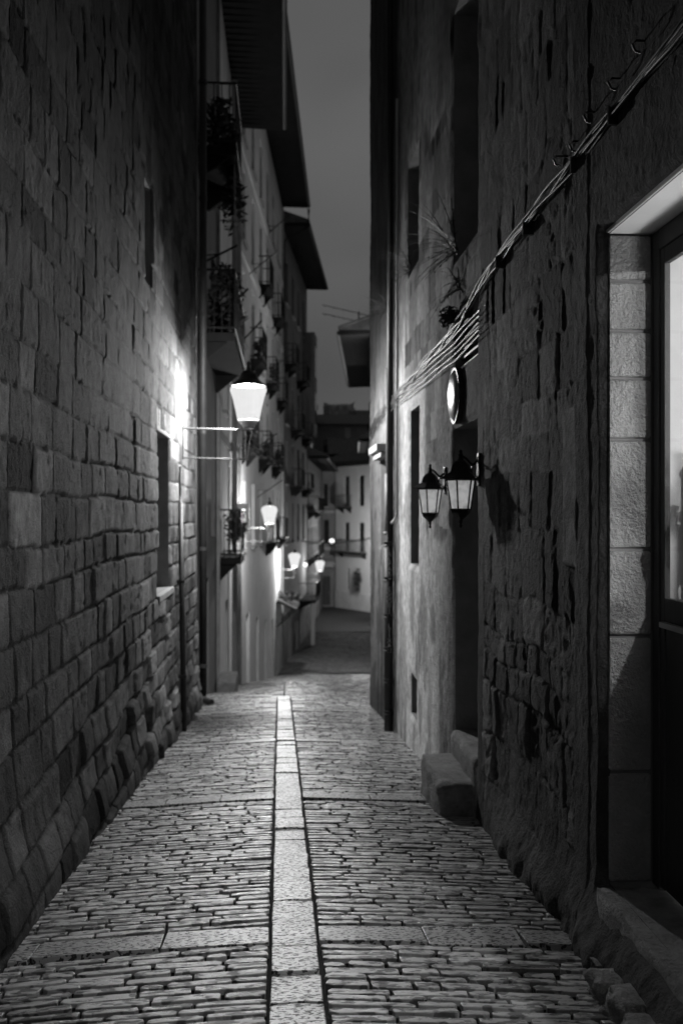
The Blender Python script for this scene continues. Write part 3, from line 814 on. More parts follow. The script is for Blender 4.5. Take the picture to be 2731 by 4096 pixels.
for i in range(5):
    pts = [(1160, 590 + i * 9 + 40), (1105, 705 + i * 15), (1048, 768 + i * 14), (990, 822 + i * 12), (920, 887 + i * 9), (862, 955 + i * 5), (850, 985 + i * 4)]
    pts = pts[1:]
    cable(pts, .0065, 'cable_l' if i in (2, 4, 5) else 'cable', wob=.004, ph=i, X=1.395).build('strand', 'cable_l' if i in (2, 5) else 'cable', cb2, smooth=True)
# wall hooks above the bundle
for i, (x, y) in enumerate(((1500, 70), (1440, 160), (1380, 240), (1345, 310), (1305, 345))):
    p = onx(x, y, 1.42); mb = MB()
    mb.tube([(p[0] + .02, p[1], p[2]), (p[0] - .04, p[1], p[2]), (p[0] - .06, p[1] - .01, p[2] - .02), (p[0] - .05, p[1] - .02, p[2] - .05), (p[0] - .03, p[1] - .02, p[2] - .055)], .005, 6)
    tag(mb.build('wall_hook', 'iron', None, smooth=True), ['highest small iron hook', 'second highest small iron hook', 'middle small iron hook of five', 'second lowest small iron hook', 'lowest small iron hook'][i] + ' in the right wall above the cable bundle', 'hook', 'iron hooks along the cable bundle')

# ------------------------------------------------------------ street lamps
def street_lamp(loc_wall, arm, hang, power, label, rz=0.0, rad=.12, name='street_lamp', lz=.36, k=1.0, hood=False):
    """loc_wall = point on the wall at the height of the upper bracket bar"""
    x, y, z = loc_wall
    r = empty(name, loc_wall, label, 'street lamp', 'wall street lamps along the left side', rz=0)
    s = 1 if arm > 0 else -1; cx = x + arm
    mb = MB()
    mb.bar((x + s * .02, y, z + .02), (x + s * .02, y, z - .42), .011, 6); mb.bar((x, y, z), (cx - s * .02, y, z - .02), .014, 8)
    mb.bar((x, y, z - .40), (cx, y, z - .42), .011, 8); mb.bar((cx - s * .04, y, z - .01), (cx - s * .04, y, z - .42), .010, 6)
    mb.bar((cx + s * .05, y, z - .02), (cx - s * .02, y, z - .42), .006, 6)
    mb.build('bracket', 'galv', r, smooth=False)
    c = (cx, y, z)
    lz *= k
    sc_ = lambda pr: [(a * k, b * k) for a, b in pr]
    mb = MB(); mb.lathe(c, [(.07, 0), (.085, .04), (.125, .07), (.14, .12)], 16); mb.build('base', 'galv', r, smooth=True)
    dome = [(.245, .55), (.22, .576)] if lz > .45 or hood else [(.247, .55), (.225, .60), (.17, .645), (.10, .668)]
    mb = MB(); mb.lathe(c, sc_([(.14, .10), (.15, .12), (.175, .25), (.215, .42), (.25, .52)] + dome), 24); gl = mb
    # open cone (no end caps) so that only the glass skin glows
    gl.f = [f for f in gl.f if len(f) == 4]
    gl.build('glass', 'lampglass', r, smooth=True)
    hp = [(.235, .578), (.245, .584), (.235, .60), (.20, .62), (.15, .66), (.11, .74), (.07, .78)] if lz > .45 or hood else [(.10, .67), (.105, .69), (.08, .73), (.05, .77)]
    mb = MB(); mb.lathe(c, sc_(hp + [(.03, .80), (.02, .86), (.035, .88), (.005, .92)]), 24); mb.build('hood', 'iron', r, smooth=False)
    lamp_light('lamp_light', (cx, y, z + lz), power, rad, r)
    return r
def on_y(x, y, Y): return ((x - 643) / 2287.0 * Y, Y, 1.5 + (1176 - y) / 2287.0 * Y)
ZL1 = 1.5 + (1176 - 985) / 2287 * 13.6
street_lamp((-1.33, 13.6, ZL1), .90, 0, P_LAMP1, 'nearest and largest lit street lamp on a bracket from the left stone wall', lz=.48, rad=.10)
street_lamp((-1.30, 30.0, 1.5 + (1176 - 1212) / 2287 * 30), .98, 0, P_LAMP2, 'second lit street lamp down the street on the left')
street_lamp((-.27, 48, 1.5 + (1176 - 1308) / 2287 * 48), .96, 0, P_LAMP3, 'third lit street lamp above the small flower laden canopy', rad=.15, k=1.2)
street_lamp((1.65, 64, 1.5 + (1176 - 1317) / 2287 * 64), .90, 0, P_LAMP4, 'farthest lit street lamp beside the dark street bend', rad=.15, k=1.25)
street_lamp((-1.33, -2.6, 4.1), .90, 0, P_LAMP0, 'lit street lamp on the left stone wall behind the viewer', lz=.53, rad=.08)
street_lamp((8.0, 76, -1.3), -.9, 0, P_LAMP5, 'lit street lamp round the bend on the right facing the white house', rad=.15, hood=True)

def small_lamp(loc, r_, power, label):
    e = empty('globe_lamp', loc, label, 'lamp', 'small round wall lamps far down the street')
    mb = MB(); mb.lathe(loc, [(r_ * math.sin(t), -r_ * math.cos(t)) for t in np.linspace(.05, 3.09, 9)], 12); mb.build('globe', 'bulb', e, smooth=True)
    mb = MB(); mb.bar((loc[0], loc[1], loc[2] + r_ * .9), (loc[0], loc[1], loc[2] + r_ * 1.8), r_ * .25); mb.bar((loc[0], loc[1], loc[2] + r_ * 1.8), (loc[0], loc[1] + .35, loc[2] + r_ * 1.8), r_ * .2); mb.build('holder', 'iron', e)
    if power: lamp_light('lamp_light', loc, power, r_, e)
small_lamp(on_y(551, 1281, 27.5), .07, 6, 'small round bulb on the lit plaster below the second street lamp')
small_lamp(on_y(701, 1297, 58), .13, 0, 'small round lamp between the third and fourth street lamps')
small_lamp((3.86, 39.62, 7.6), .12, 420, 'added round lamp out of view behind the right house corner, lifting the tenement front')  # unseen lamp added to brighten the upper tenement front
small_lamp(on_y(762, 1243, 84), .22, 20, 'round lamp high on the grey wing beside the white house')

# ------------------------------------------------------------ facades further on
class Fr:
    def __init__(s, p0, p1, side):
        s.p0 = Vector((p0[0], p0[1], 0)); d = Vector((p1[0] - p0[0], p1[1] - p0[1], 0)); s.L = d.length; s.d = d.normalized()
        s.n = Vector((s.d.y, -s.d.x, 0)) * side
    def P(s, u, w, z): q = s.p0 + s.d * u + s.n * w; return (q.x, q.y, z)
    def box(s, mb, u0, u1, w0, w1, z0, z1):
        mb.hexa([s.P(u0, w0, z0), s.P(u1, w0, z0), s.P(u1, w1, z0), s.P(u0, w1, z0), s.P(u0, w0, z1), s.P(u1, w0, z1), s.P(u1, w1, z1), s.P(u0, w1, z1)])
def facade(fr, z0, z1, holes, depth, parent, m, back=6.0):
    us = sorted(set([0, fr.L] + [h[0] for h in holes] + [h[1] for h in holes])); zs = sorted(set([z0, z1] + [h[2] for h in holes] + [h[3] for h in holes]))
    mb = MB()
    for i in range(len(us) - 1):
        for k in range(len(zs) - 1):
            cu = (us[i] + us[i + 1]) / 2; cz = (zs[k] + zs[k + 1]) / 2
            if any(h[0] < cu < h[1] and h[2] < cz < h[3] for h in holes): continue
            mb.poly([fr.P(us[i], 0, zs[k]), fr.P(us[i + 1], 0, zs[k]), fr.P(us[i + 1], 0, zs[k + 1]), fr.P(us[i], 0, zs[k + 1])])
    for (a, b, c, e) in holes:
        for p in ([(a, c), (a, e)], [(b, c), (b, e)], [(a, c), (b, c)], [(a, e), (b, e)]):
            (u_, q), (v_, w_) = p
            mb.poly([fr.P(u_, 0, q), fr.P(u_, -depth, q), fr.P(v_, -depth, w_), fr.P(v_, 0, w_)])
    # sides, back and top of the block
    for u in (0, fr.L): mb.poly([fr.P(u, 0, z0), fr.P(u, -back, z0), fr.P(u, -back, z1), fr.P(u, 0, z1)])
    mb.poly([fr.P(0, -back, z0), fr.P(fr.L, -back, z0), fr.P(fr.L, -back, z1), fr.P(0, -back, z1)])
    mb.poly([fr.P(0, 0, z1), fr.P(fr.L, 0, z1), fr.P(fr.L, -back, z1), fr.P(0, -back, z1)])
    mb.build('wall', m, parent)
def window(fr, h, depth, parent, frame='wood', sill=True, mull=1):
    a, b, c, e = h; w0, w1 = -depth, -depth + .06; f = MB(); t = .07
    fr.box(f, a, a + t, w0, w1, c, e); fr.box(f, b - t, b, w0, w1, c, e); fr.box(f, a + t, b - t, w0, w1, c, c + t); fr.box(f, a + t, b - t, w0, w1, e - t, e)
    for k in range(mull):
        u = a + (b - a) * (k + 1) / (mull + 1); fr.box(f, u - .03, u + .03, w0, w1, c + t, e - t)
    fr.box(f, a + t, b - t, w0 + .01, w1 - .01, c + (e - c) * .66, c + (e - c) * .66 + .04)
    w = f.build('window', frame, parent)
    g = MB(); fr.box(g, a + .03, b - .03, w0 + .015, w0 + .03, c + .03, e - .03); g.build('pane', 'pane', w)
    if sill:
        s_ = MB(); fr.box(s_, a - .08, b + .08, -.02, .10, c - .09, c - .005); s_.build('sill', 'stone', parent)
def doorf(fr, h, depth, parent):
    a, b, c, e = h; f = MB(); fr.box(f, a, b, -depth, -depth + .05, c, e); d = f.build('door', 'wood', parent)
    g = MB(); p = Vector(fr.P(a + (b - a) * .85, -depth + .09, c + 1.05)); g.bar(p, p + Vector((0, 0, .14)), .02); g.build('handle', 'galv', d)
def balcony(fr, u0, u1, w, z, parent, h=1.05, solid=False, step=.13):
    s_ = MB(); fr.box(s_, u0, u1, .0, w, z - .14, z); 
    for u in (u0 + .15, u1 - .15): 
        s_.hexa([fr.P(u - .05, 0, z - .5), fr.P(u + .05, 0, z - .5), fr.P(u + .05, .05, z - .5), fr.P(u - .05, .05, z - .5), fr.P(u - .05, 0, z - .14), fr.P(u + .05, 0, z - .14), fr.P(u + .05, w * .8, z - .14), fr.P(u - .05, w * .8, z - .14)])
    b = s_.build('balcony', 'wood2', parent)
    r = MB()
    for (zz_) in (z + .08, z + h):
        for (p, q) in (((u0, 0), (u0, w)), ((u0, w), (u1, w)), ((u1, w), (u1, 0))): r.bar(fr.P(p[0], p[1], zz_), fr.P(q[0], q[1], zz_), .025, 4)
    u = u0
    while u <= u1 + .01: r.bar(fr.P(u, w, z), fr.P(u, w, z + h), .012, 4); u += step
    v = step
    while v < w: 
        for uu in (u0, u1): r.bar(fr.P(uu, v, z), fr.P(uu, v, z + h), .012, 4)
        v += step
    r.build('railing', 'iron', b)
def eave(fr, u0, u1, over, z, parent, rise=.55, m='tile', under='wood2', back=6):
    s_ = MB(); t = .16
    s_.hexa([fr.P(u0, -.1, z), fr.P(u1, -.1, z), fr.P(u1, over, z - .05), fr.P(u0, over, z - .05), fr.P(u0, -.1, z + t), fr.P(u1, -.1, z + t), fr.P(u1, over, z + t - .05), fr.P(u0, over, z + t - .05)])
    rf = s_.build('roof', under, parent)
    r = MB(); u = u0 + .25
    while u < u1 - .1: fr.box(r, u - .05, u + .05, -.05, over - .05, z - .035, z - .002); u += .31
    r.build('rafter', under, rf)
    g = MB(); g.bar(fr.P(u0, over + .05, z + .04), fr.P(u1, over + .05, z + .04), .085, 8); g.build('gutter', 'iron', rf)
    k = MB(); k.hexa([fr.P(u0, over + .02, z + t), fr.P(u1, over + .02, z + t), fr.P(u1, -back, z + t), fr.P(u0, -back, z + t),
                      fr.P(u0, over + .02, z + t + .07), fr.P(u1, over + .02, z + t + .07), fr.P(u1, -back * .5, z + t + (over + back * .5) * .38), fr.P(u0, -back * .5, z + t + (over + back * .5) * .38)])
    uu = u0
    while uu < u1: k.bar(fr.P(uu, over + .06, z + t + .09), fr.P(uu, -back * .5, z + t + .04 + (over + back * .5) * .38), .06, 5); uu += .3
    k.build('tiles', m, rf)
def bush(c, rx, ry, rz_, n, name, label, cat='plant', size=.06, seed=1, hang=.0, group=None):
    rr = random.Random(seed); e = empty(name, c, label, cat, group); mb = MB(); st = MB()
    for i in range(n):
        t = rr.uniform(0, 6.28); p = math.acos(rr.uniform(-1, 1)); q = rr.random() ** .4
        v = Vector((rx * q * math.sin(p) * math.cos(t), ry * q * math.sin(p) * math.sin(t), rz_ * q * math.cos(p) - hang * rr.random() ** 2))
        v += Vector((math.sin(v.z * 9 + i % 5) * rx * .25, 0, 0))
        a = Vector((rr.gauss(0, 1), rr.gauss(0, 1), rr.gauss(0, .6))).normalized() * size * rr.uniform(.5, 1.4); b = a.cross(Vector((rr.gauss(0, 1), rr.gauss(0, 1), rr.gauss(0, 1)))).normalized() * size * .35
        P = Vector(c) + v; mb.poly([P - a, P + b, P + a, P - b])
        if i % 12 == 0: st.bar(Vector(c) + Vector((0, 0, -rz_ * .6)), P, .006, 3)
    mb.build('leaves', 'leaf', e); st.build('stems', 'leaf', e); return e
def spikes(c, n, L, label, out=(-1, 0, 0), seed=1, name='fern', droop=.5, spread=.5):
    rr = random.Random(seed); mb = MB()
    for i in range(n):
        d = (Vector(out) * rr.uniform(.3, 1) + Vector((rr.gauss(0, .2), rr.gauss(0, spread), rr.uniform(-.3, 1.1)))).normalized(); l = L * rr.uniform(.4, 1.1); w = .008
        p = Vector(c) + Vector((0, rr.uniform(-.12, .12), rr.uniform(-.05, .05))); prev = p; s = d.cross(Vector((0, 0, 1))).normalized() * w
        for k in range(5):
            d2 = (d + Vector((0, 0, -droop * (k + 1) / 5 * 1.2))).normalized(); q = prev + d2 * l / 5; t0 = 1 - k / 5; t1 = 1 - (k + 1) / 5.2
            mb.poly([prev - s * t0, prev + s * t0, q + s * t1, q - s * t1])
            if k > 0:
                for sg_ in (-1, 1): mb.poly([prev, prev + d2 * .015, prev + s.normalized() * sg_ * .04 * t0 + d2 * .03])
            prev = q
    return tag(mb.build(name, 'leaf', None), label, 'plant', 'wild plants rooted in the right wall')
spikes((1.42, 7.95, 3.62), 46, .55, 'large spiky fern hanging from the topmost dark window on the right wall', seed=2)
spikes((1.42, 7.9, 3.3), 18, .35, 'small drooping fern on the right wall under the big fern', seed=4, droop=1.0)
spikes((1.42, 10.9, 4.18), 34, .42, 'wild plant on the sill of the upper window beside the drainpipe', seed=6)
spikes((1.42, 13.2, 4.2), 40, .5, 'wild plant on the sill just beyond the right drainpipe', seed=8)
bush((1.36, 8.0, 3.08), .06, .22, .08, 240, 'ivy', 'dark tuft of ivy over the louvred opening', size=.03, seed=3)

def rod(a, b, label):
    mb = MB(); mb.bar(a, b, .022, 5); c = Vector(a).lerp(Vector(b), .45); mb.bar(c, (a[0], a[1], c.z - .02), .014, 4)
    tag(mb.build('clothes_line_arm', 'iron', None), label, 'clothes line arm', 'iron clothes line arms on the left facades')

# --- building A (dark front with plants) and B (plain plaster) under one eave
A = Fr((-1.36, 16.42), (-1.35, 21.4), 1)
ea = empty('narrow_house', (-1.36, 18.5, gz(18.5)), 'dark narrow house with leafy balconies just past the left stone wall', 'house')
HA = [(1.6, 2.7, -2.05, .25), (.5, 1.6, 1.1, 3.0), (3.3, 4.3, 1.0, 3.2), (.6, 1.7, 4.6, 6.7), (3.2, 4.3, 4.6, 6.7), (.6, 1.7, 7.7, 9.9), (3.2, 4.3, 7.7, 9.9)]
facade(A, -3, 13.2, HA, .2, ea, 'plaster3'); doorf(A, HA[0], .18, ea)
for h in HA[1:]: window(A, h, .18, ea, sill=False)
balcony(A, .3, 2.4, .62, 7.62, ea); balcony(A, .3, 4.7, .6, 4.5, ea)
eave(A, 0, 4.98, 1.35, 13.2, ea)
bush((-1.0, 17.1, 8.0), .26, .6, .55, 520, 'balcony_plant', 'tall dark leafy plant on the top balcony past the stone wall', size=.09, seed=1)
bush((-.85, 17.9, 7.25), .2, .5, .4, 260, 'balcony_plant', 'leafy plant hanging under the top balcony past the stone wall', size=.09, seed=5, hang=.5)
bush((-1.0, 18.4, 5.3), .28, 1.4, .7, 800, 'balcony_plant', 'broad leafy mass on the middle balcony above the nearest street lamp', size=.1, seed=9)
mb = MB()
for k, (y_, x_) in enumerate(((17.2, -.78), (17.6, -.78))): mb.box(x_ - .02, x_, y_, y_ + .28, 6.6, 7.5)
tag(mb.build('hanging_cloth', 'plaster3', None), 'dark cloths hung under the top balcony rail', 'cloth')

B = Fr((-1.35, 21.42), (-1.31, 30.4), 1)
eb = empty('plaster_house', (-1.33, 26, gz(26)), 'plain plastered house under the wide dark eave on the left', 'house')
HB = [(.5, 1.5, -2.7, -.4), (3.0, 4.0, -2.95, -.7), (6.6, 7.5, -3.4, -1.1), (.8, 1.8, .6, 2.7), (4.2, 5.2, .5, 2.7), (2.0, 3.0, 3.9, 6.0)]
facade(B, -4, 13.2, HB, .22, eb, 'plaster')
for h in HB[:3]: doorf(B, h, .2, eb)
for h in HB[3:]: window(B, h, .2, eb)
balcony(B, .4, 2.3, .5, .5, eb)
eave(B, 0, 9.0, 1.38, 13.2, eb)
mb = MB(); B.box(mb, .26, 8.69, 0, .05, 3.1, 3.3); mb.build('string_course', 'stone', eb)
for (u0_, u1_) in ((0, .25), (8.7, 8.98)):
    mb = MB(); B.box(mb, u0_, u1_, 0, .06, -3.6, 13); mb.build('corner_pilaster', 'stone', eb)
bush((-1.0, 22.5, 1.2), .22, .7, .45, 400, 'balcony_plant', 'small potted plants on the low balcony left of the nearest street lamp', size=.07, seed=19)
# white box sign / awning lit beside lamp two
mb = MB(); mb.box(-1.29, -.88, 28.4, 28.6, .9, 1.75); tag(mb.build('box_sign', 'limewash', None, bevel=.04), 'blank pale box sign on the plaster house left of the second street lamp', 'sign')
for (y_, r_, l_) in ((26.4, .07, 'thicker grey rain pipe down the middle of the plaster house'), (29.9, .05, 'slim grey rain pipe at the far corner of the plaster house')):
    mb = MB(); mb.bar((-1.2, y_, gz(y_)), (-1.2, y_, 12.9), r_, 10); tag(mb.build('rain_pipe', 'pipe_grey', None), l_, 'drainpipe')
mb = MB(); mb.box(-1.3, -.92, 20.6, 22.1, gz(20.6) - .3, gz(20.6) + .17); tag(mb.build('stone_step', 'step', None, bevel=.03), 'low stone step at the foot of the narrow house on the left', 'step')

# --- building C, long facade with many windows
C = Fr((-1.29, 30.42), (.12, 51.3), 1)
ec = empty('tall_tenement', (-.6, 40, gz(40)), 'long tall tenement with rows of windows behind the second street lamp', 'apartment building')
HC = []
cols = [1.2, 4.4, 7.6, 10.8, 14.0, 17.2]
rows = [(13.5, 15.8), (10.2, 12.6), (6.9, 9.3), (3.6, 6.0), (.3, 2.5)]
for c in cols:
    for (a, b) in rows: HC.append((c, c + 1.15, a, b))
DC = [(2.6, 3.7, -4.35, -1.9), (6.2, 7.3, -4.9, -2.4), (9.8, 10.9, -5.4, -2.9), (13.6, 14.8, -5.9, -3.3), (17.0, 18.2, -6.3, -3.7)]
facade(C, -7.5, 17.2, HC + DC, .25, ec, 'plaster')
for h in HC: window(C, h, .2, ec, frame='dark')
for h in DC: doorf(C, h, .22, ec)
for z in (12.95, 9.65): 
    mb = MB(); C.box(mb, 0, C.L, 0, .07, z, z + .28); mb.build('string_course', 'limewash', ec)
for (u0_, u1_) in ((0, .4), (C.L - .4, C.L)):
    mb = MB(); C.box(mb, u0_, u1_, 0, .08, -7, 17.1); mb.build('corner_pilaster', 'stone', ec)
for (u, z) in ((.8, 3.5), (7.2, 3.5), (10.4, 6.8), (13.6, 3.5), (16.8, 6.8), (4.0, 6.8), (7.2, 10.1), (13.6, 10.1), (10.4, .2), (16.8, .2)): balcony(C, u, u + 1.95, .42, z, ec, step=.16)
eave(C, 0, C.L, 1.32, 17.2, ec)
for i, (u, z) in enumerate(((1.6, 3.9), (8.0, 3.9), (14.4, 4.0), (11.3, 7.3), (4.8, 7.3))):
    p = C.P(u, .25, z + .1); bush(p, .2, .6, .28, 130, 'balcony_plant', ['leafy plants on the nearest balcony of the tenement above the second lamp', 'leafy plants on the second balcony of the tenement, lower floor', 'leafy plants on the farthest low balcony of the tenement',
        'leafy plants on a higher middle balcony of the tenement', 'leafy plants on the higher near balcony of the tenement'][i], size=.12, seed=30 + i, hang=.5, group='plants on the tenement balconies')
# gutter outlet at the end of the eave
p = Vector(C.P(C.L, 1.35, 17.1)); mb = MB(); mb.tube([p, p + Vector((0, .05, -.9)), Vector(C.P(C.L - .2, .1, 15.4)), Vector(C.P(C.L - .2, .08, 9))], .07, 8)
tag(mb.build('downspout', 'iron', None), 'bent downspout at the far end of the high eave', 'drainpipe')
# canopy with flowers at lamp three
cn = empty('shop_canopy', C.P(17.8, .4, -2.9), 'small sloping canopy with bright flowers under the third street lamp', 'canopy')
mb = MB(); mb.hexa([C.P(16.4, .05, -2.75), C.P(19.6, .05, -2.75), C.P(19.6, .95, -3.15), C.P(16.4, .95, -3.15), C.P(16.4, .05, -2.6), C.P(19.6, .05, -2.6), C.P(19.6, .95, -3.05), C.P(16.4, .95, -3.05)]); mb.build('sheet', 'wood', cn)
mb = MB()
for u in (16.5, 19.5): mb.bar(C.P(u, .9, -3.1), C.P(u, .03, -3.9), .03, 5)
mb.build('brace', 'iron', cn)
bush(C.P(18.0, .5, -2.55), .5, 1.2, .22, 260, 'flower_box', 'row of pale flowers along the canopy under the third street lamp', size=.12, seed=50)

# --- building D
D = Fr((.15, 51.5), (1.78, 66.2), 1)
ed = empty('bay_house', (1.0, 59, gz(59)), 'dim house with shadowed bays under the lowest of the stepped eaves', 'house')
HD = []
for c in (1.2, 4.6, 8.0, 11.4):
    for (a, b) in ((12.6, 14.9), (9.4, 11.7), (6.2, 8.5), (3.0, 5.3), (-.2, 2.0)): HD.append((c, c + 1.3, a, b))
DD = [(2.8, 4.0, -6.6, -4.1), (8.6, 9.8, -6.7, -4.2)]
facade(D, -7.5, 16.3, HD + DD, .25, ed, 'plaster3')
for h in HD: window(D, h, .2, ed, frame='dark')
for h in DD: doorf(D, h, .22, ed)
for (u, z) in ((.8, 9.3), (4.2, 6.1), (7.6, 9.3), (11.0, 6.1), (4.2, 2.9), (11.0, 2.9)): balcony(D, u, u + 2.1, .6, z, ed, step=.2)
mb = MB(); D.box(mb, 12.2, 14.3, 0, .7, 6.4, 13.0); mb.build('bay', 'plaster3', ed)
mb = MB(); D.box(mb, 12.4, 14.1, .7, .72, 7.2, 9.2); D.box(mb, 12.4, 14.1, .7, .72, 10.2, 12.2); mb.build('bay_window', 'pane', ed)
eave(D, 0, D.L, 1.3, 16.3, ed)
mb = MB(); mb.bar(D.P(13.9, .1, -2.75), D.P(13.9, 1.4, -2.75), .02, 5); mb.build('rail_support', 'iron', ed)
balcony(D, 9.2, 13.6, 1.0, -3.9, ed, step=.25)
mb = MB(); mb.bar(D.P(9.6, .8, -6.7), D.P(9.6, .8, -4.05), .14, 10); mb.build('column', 'limewash', ed)

# --- building E far bend on the left, F/G right
E = Fr((1.82, 66.4), (3.72, 87.5), 1)
ee = empty('far_dark_house', (2.8, 76, gz(76)), 'dark low house with a pitched eave at the bend of the street', 'house')
HE = [(1 + 3.2 * k, 2.1 + 3.2 * k, a, b) for k in range(6) for (a, b) in ((1.6, 3.6), (-1.6, .4))]
facade(E, -8, 5.2, HE, .25, ee, 'tile')
for h in HE: window(E, h, .2, ee, frame='dark')
balcony(E, .6, 9, .7, -1.7, ee, step=.4); balcony(E, .6, 9, .7, 1.5, ee, step=.4)
eave(E, 0, E.L, 1.25, 5.1, ee, back=5)
Fb = Fr((3.75, 40), (5.35, 57), -1)
ef = empty('overhanging_house', (5, 48, gz(48)), 'silhouetted house with a deep overhanging eave, right of the sky gap', 'house')
M['wood2'].node_tree.nodes['Principled BSDF'].inputs['Specular IOR Level'].default_value = .05
facade(Fb, -7.5, 8.85, [(3, 4.2, 4.5, 6.8), (8, 9.2, 4.5, 6.8)], .25, ef, 'tile')
for h in [(3, 4.2, 4.5, 6.8), (8, 9.2, 4.5, 6.8)]: window(Fb, h, .2, ef)
eave(Fb, 0, 17, 1.35, 8.7, ef, under='wood2')
mb = MB(); Fb.box(mb, .4, 1.6, -1.6, -.4, 9.2, 11.0); Fb.box(mb, .3, 1.7, -1.7, -.3, 10.3, 10.45); mb.build('chimney', 'plaster3', ef)
an = MB(); q = Vector(Fb.P(1, .6, 8.9)); an.bar(q, q + Vector((0, 0, .9)), .03, 5)
for k, zz_ in enumerate((.45, .8)):
    c = q + Vector((0, 0, zz_)); an.bar(c + Vector((-1.5, 0, .35)), c + Vector((.6, 0, -.1)), .018, 4)
    for t in np.linspace(-1.4, .5, 6): an.bar(c + Vector((t, -.25, -t * .22)), c + Vector((t, .25, -t * .22)), .01, 3)
tag(an.build('tv_antenna', 'iron', None), 'thin television antenna on the overhanging roof', 'antenna')
G = Fr((5.5, 57.3), (6.3, 68), -1)
eg = empty('right_bend_house', (6.2, 65, gz(65)), 'shadowed house edge at the right side of the far bend', 'house')
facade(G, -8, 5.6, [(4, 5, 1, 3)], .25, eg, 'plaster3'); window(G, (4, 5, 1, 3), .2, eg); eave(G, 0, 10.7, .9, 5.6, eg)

Hc = Fr((8.0, 74.2), (8.05, 78.0), -1)
eh = empty('corner_house', (8.1, 76, gz(76)), 'plain house round the corner that carries the lamp facing the white house', 'house')
facade(Hc, -8, 4.5, [(1, 2, 1, 3)], .25, eh, 'plaster2'); window(Hc, (1, 2, 1, 3), .2, eh)
# --- white house closing the street
ew = empty('white_house', (5.8, 84, gz(84)), 'lit white house closing the end of the street', 'house')
Wf = Fr((4.9, 88), (8.5, 80.5), 1)
L_ = Wf.L
HW = [(1.7, 2.5, 2.0, 4.6), (4.2, 5.0, 2.0, 4.6), (1.7, 2.5, -1.9, .6), (4.2, 5.0, -1.9, .6), (2.2, 2.5, -5.2, -3.4)]
facade(Wf, -9, 5.6, HW, .12, ew, 'white', back=3)
for h in HW: window(Wf, h, .1, ew, frame='dark', sill=False)
balcony(Wf, 1.3, 2.9, .7, 1.9, ew, step=.1); balcony(Wf, 1.2, 5.4, .7, -1.95, ew, step=.1)
mb = MB(); Wf.box(mb, 0, L_, 0, .06, -8, -5.4); mb.build('plinth', 'plaster', ew)
eave(Wf, -1.2, L_, 1.3, 5.5, ew)
bush(Wf.P(4.4, .3, -4.0), .3, .5, 1.0, 260, 'climbing_plant', 'dark climbing plant on the lit white house', size=.16, seed=70, hang=.8)
Wg = Fr((3.3, 90.5), (4.9, 88.02), -1)
Wg = Fr((3.0, 88.9), (4.88, 88.3), 1)
eg2 = empty('grey_wing', (4, 89, gz(89)), 'grey house wing left of the lit white house', 'house')
HG = [(.9, 1.3, 2.0, 4.0), (.9, 1.4, -1.2, .8), (.5, 1.5, -6.8, -4.2)]
facade(Wg, -9, 6.2, HG, .3, eg2, 'plaster3')
for h in HG[:2]: window(Wg, h, .25, eg2, frame='dark')
doorf(Wg, HG[2], .25, eg2)
for q in ((0, .3, 1.4, 1.65), (0, .3, -1.9, -1.6), (-.4, .6, -3.4, -2.9)):
    mb = MB(); Wg.box(mb, q[0], Wg.L, 0, q[1], q[2], q[3]); mb.build('string_course', 'stone', eg2)
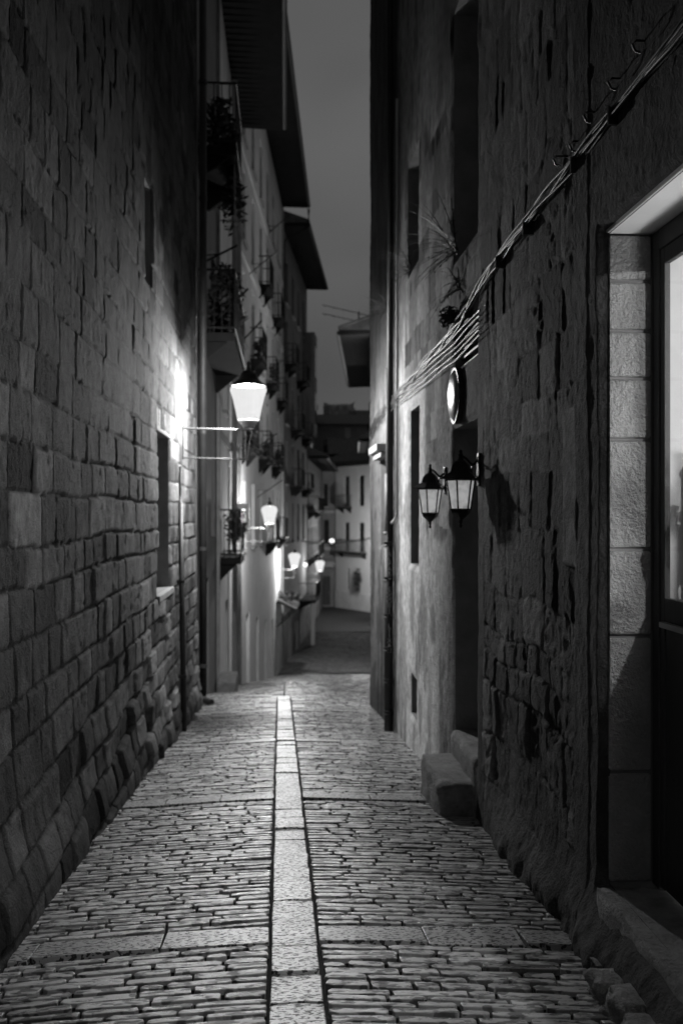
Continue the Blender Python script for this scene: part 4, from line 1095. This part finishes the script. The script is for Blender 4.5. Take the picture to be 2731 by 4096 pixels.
# houses behind
def back_house(name, x0, x1, y0, y1, z0, z1, label, m='plaster3', rise=1.6):
    e = empty(name, ((x0 + x1) / 2, y0, z0), label, 'house')
    fr = Fr((x0, y0), (x1, y0), 1); hs = [(u, u + 1.0, z1 - 3.4, z1 - 1.6) for u in np.arange(.8, x1 - x0 - 1.2, 2.4)]
    facade(fr, z0, z1, hs, .25, e, m, back=(y1 - y0))
    for h in hs: window(fr, h, .2, e, frame='dark')
    mb = MB(); o = .7
    a = [(x0 - o, y0 - o, z1), (x1 + o, y0 - o, z1), (x1 + o, y1 + o, z1), (x0 - o, y1 + o, z1)]; ym = (y0 + y1) / 2
    b = [(x0 - o, ym - .1, z1 + rise), (x1 + o, ym - .1, z1 + rise), (x1 + o, ym + .1, z1 + rise), (x0 - o, ym + .1, z1 + rise)]
    mb.hexa([(p[0], p[1], p[2]) for p in a] + b); rf = mb.build('roof', 'tile', e)
    mb = MB(); mb.box(x0 + 1, x0 + 1.6, ym - .3, ym + .3, z1 + rise * .5, z1 + rise + .9); mb.build('chimney', 'plaster3', rf)
back_house('hill_house', 3.6, 8.9, 101, 111, -10, 10.4, 'dark roofed house behind the white house, topmost at the street end', rise=1.5)
back_house('hill_house', -3, 2.9, 95, 104, -10, 11.4, 'dim house with a sloping roof seen past the left eaves', rise=1.2)
back_house('low_house', 5.2, 12, 93, 99, -10, 6.9, 'pale walled house with a low roof just above the white house', m='plaster2', rise=1.8)
back_house('hill_house', 9.5, 18, 112, 122, -10, 11.5, 'farthest house behind the right side roofs', rise=2)
# church-like ruin lump above the far roofs
o = rough_block('bell_gable', 5.6, 8.6, 118, 120, 8, 14.3, 'stone', None, 44, .5, 16); tag(o, 'rounded pale stone bell gable above the farthest roofs', 'tower')

# clothes line arms
for i, (a, b) in enumerate((((-1.33, 17.2, 4.55), (-.55, 17.2, 5.35)), ((-1.3, 24.5, 5.3), (-.45, 24.5, 6.2)), ((-1.32, 17.6, 5.9), (-.75, 17.6, 6.2)), ((-1.05, 34, 9.6), (-.1, 34, 10.4)), ((-.6, 41.5, 13.0), (.4, 41.5, 13.9)),
                             ((-1.1, 33, 3.4), (-.1, 33, 4.1)), ((-.9, 37, 2.0), (.1, 37, 2.7)), ((-.4, 45, 8.0), (.8, 45, 8.8)))):
    rod(a, b, ['iron clothes line arm nearest the viewer on the narrow house', 'long arm across the plaster house above the nearest lamp', 'short arm above the nearest clothes line arm', 'arm on the tenement at its third floor, near end', 'highest arm on the tenement front',
               'lowest near arm on the tenement beside the second lamp', 'low arm on the tenement past the second lamp', 'arm on the tenement toward its far end'][i])
mb = MB(); pts = []
for k in range(21): t = k / 20; pts.append((1.2 + 4.8 * t, 58, -.2 + .35 * t - .5 * math.sin(math.pi * t) * .5))
mb.tube(pts, .03, 5); tag(mb.build('overhead_wire', 'cable', None), 'single dark wire hanging across the far end of the street', 'wire')
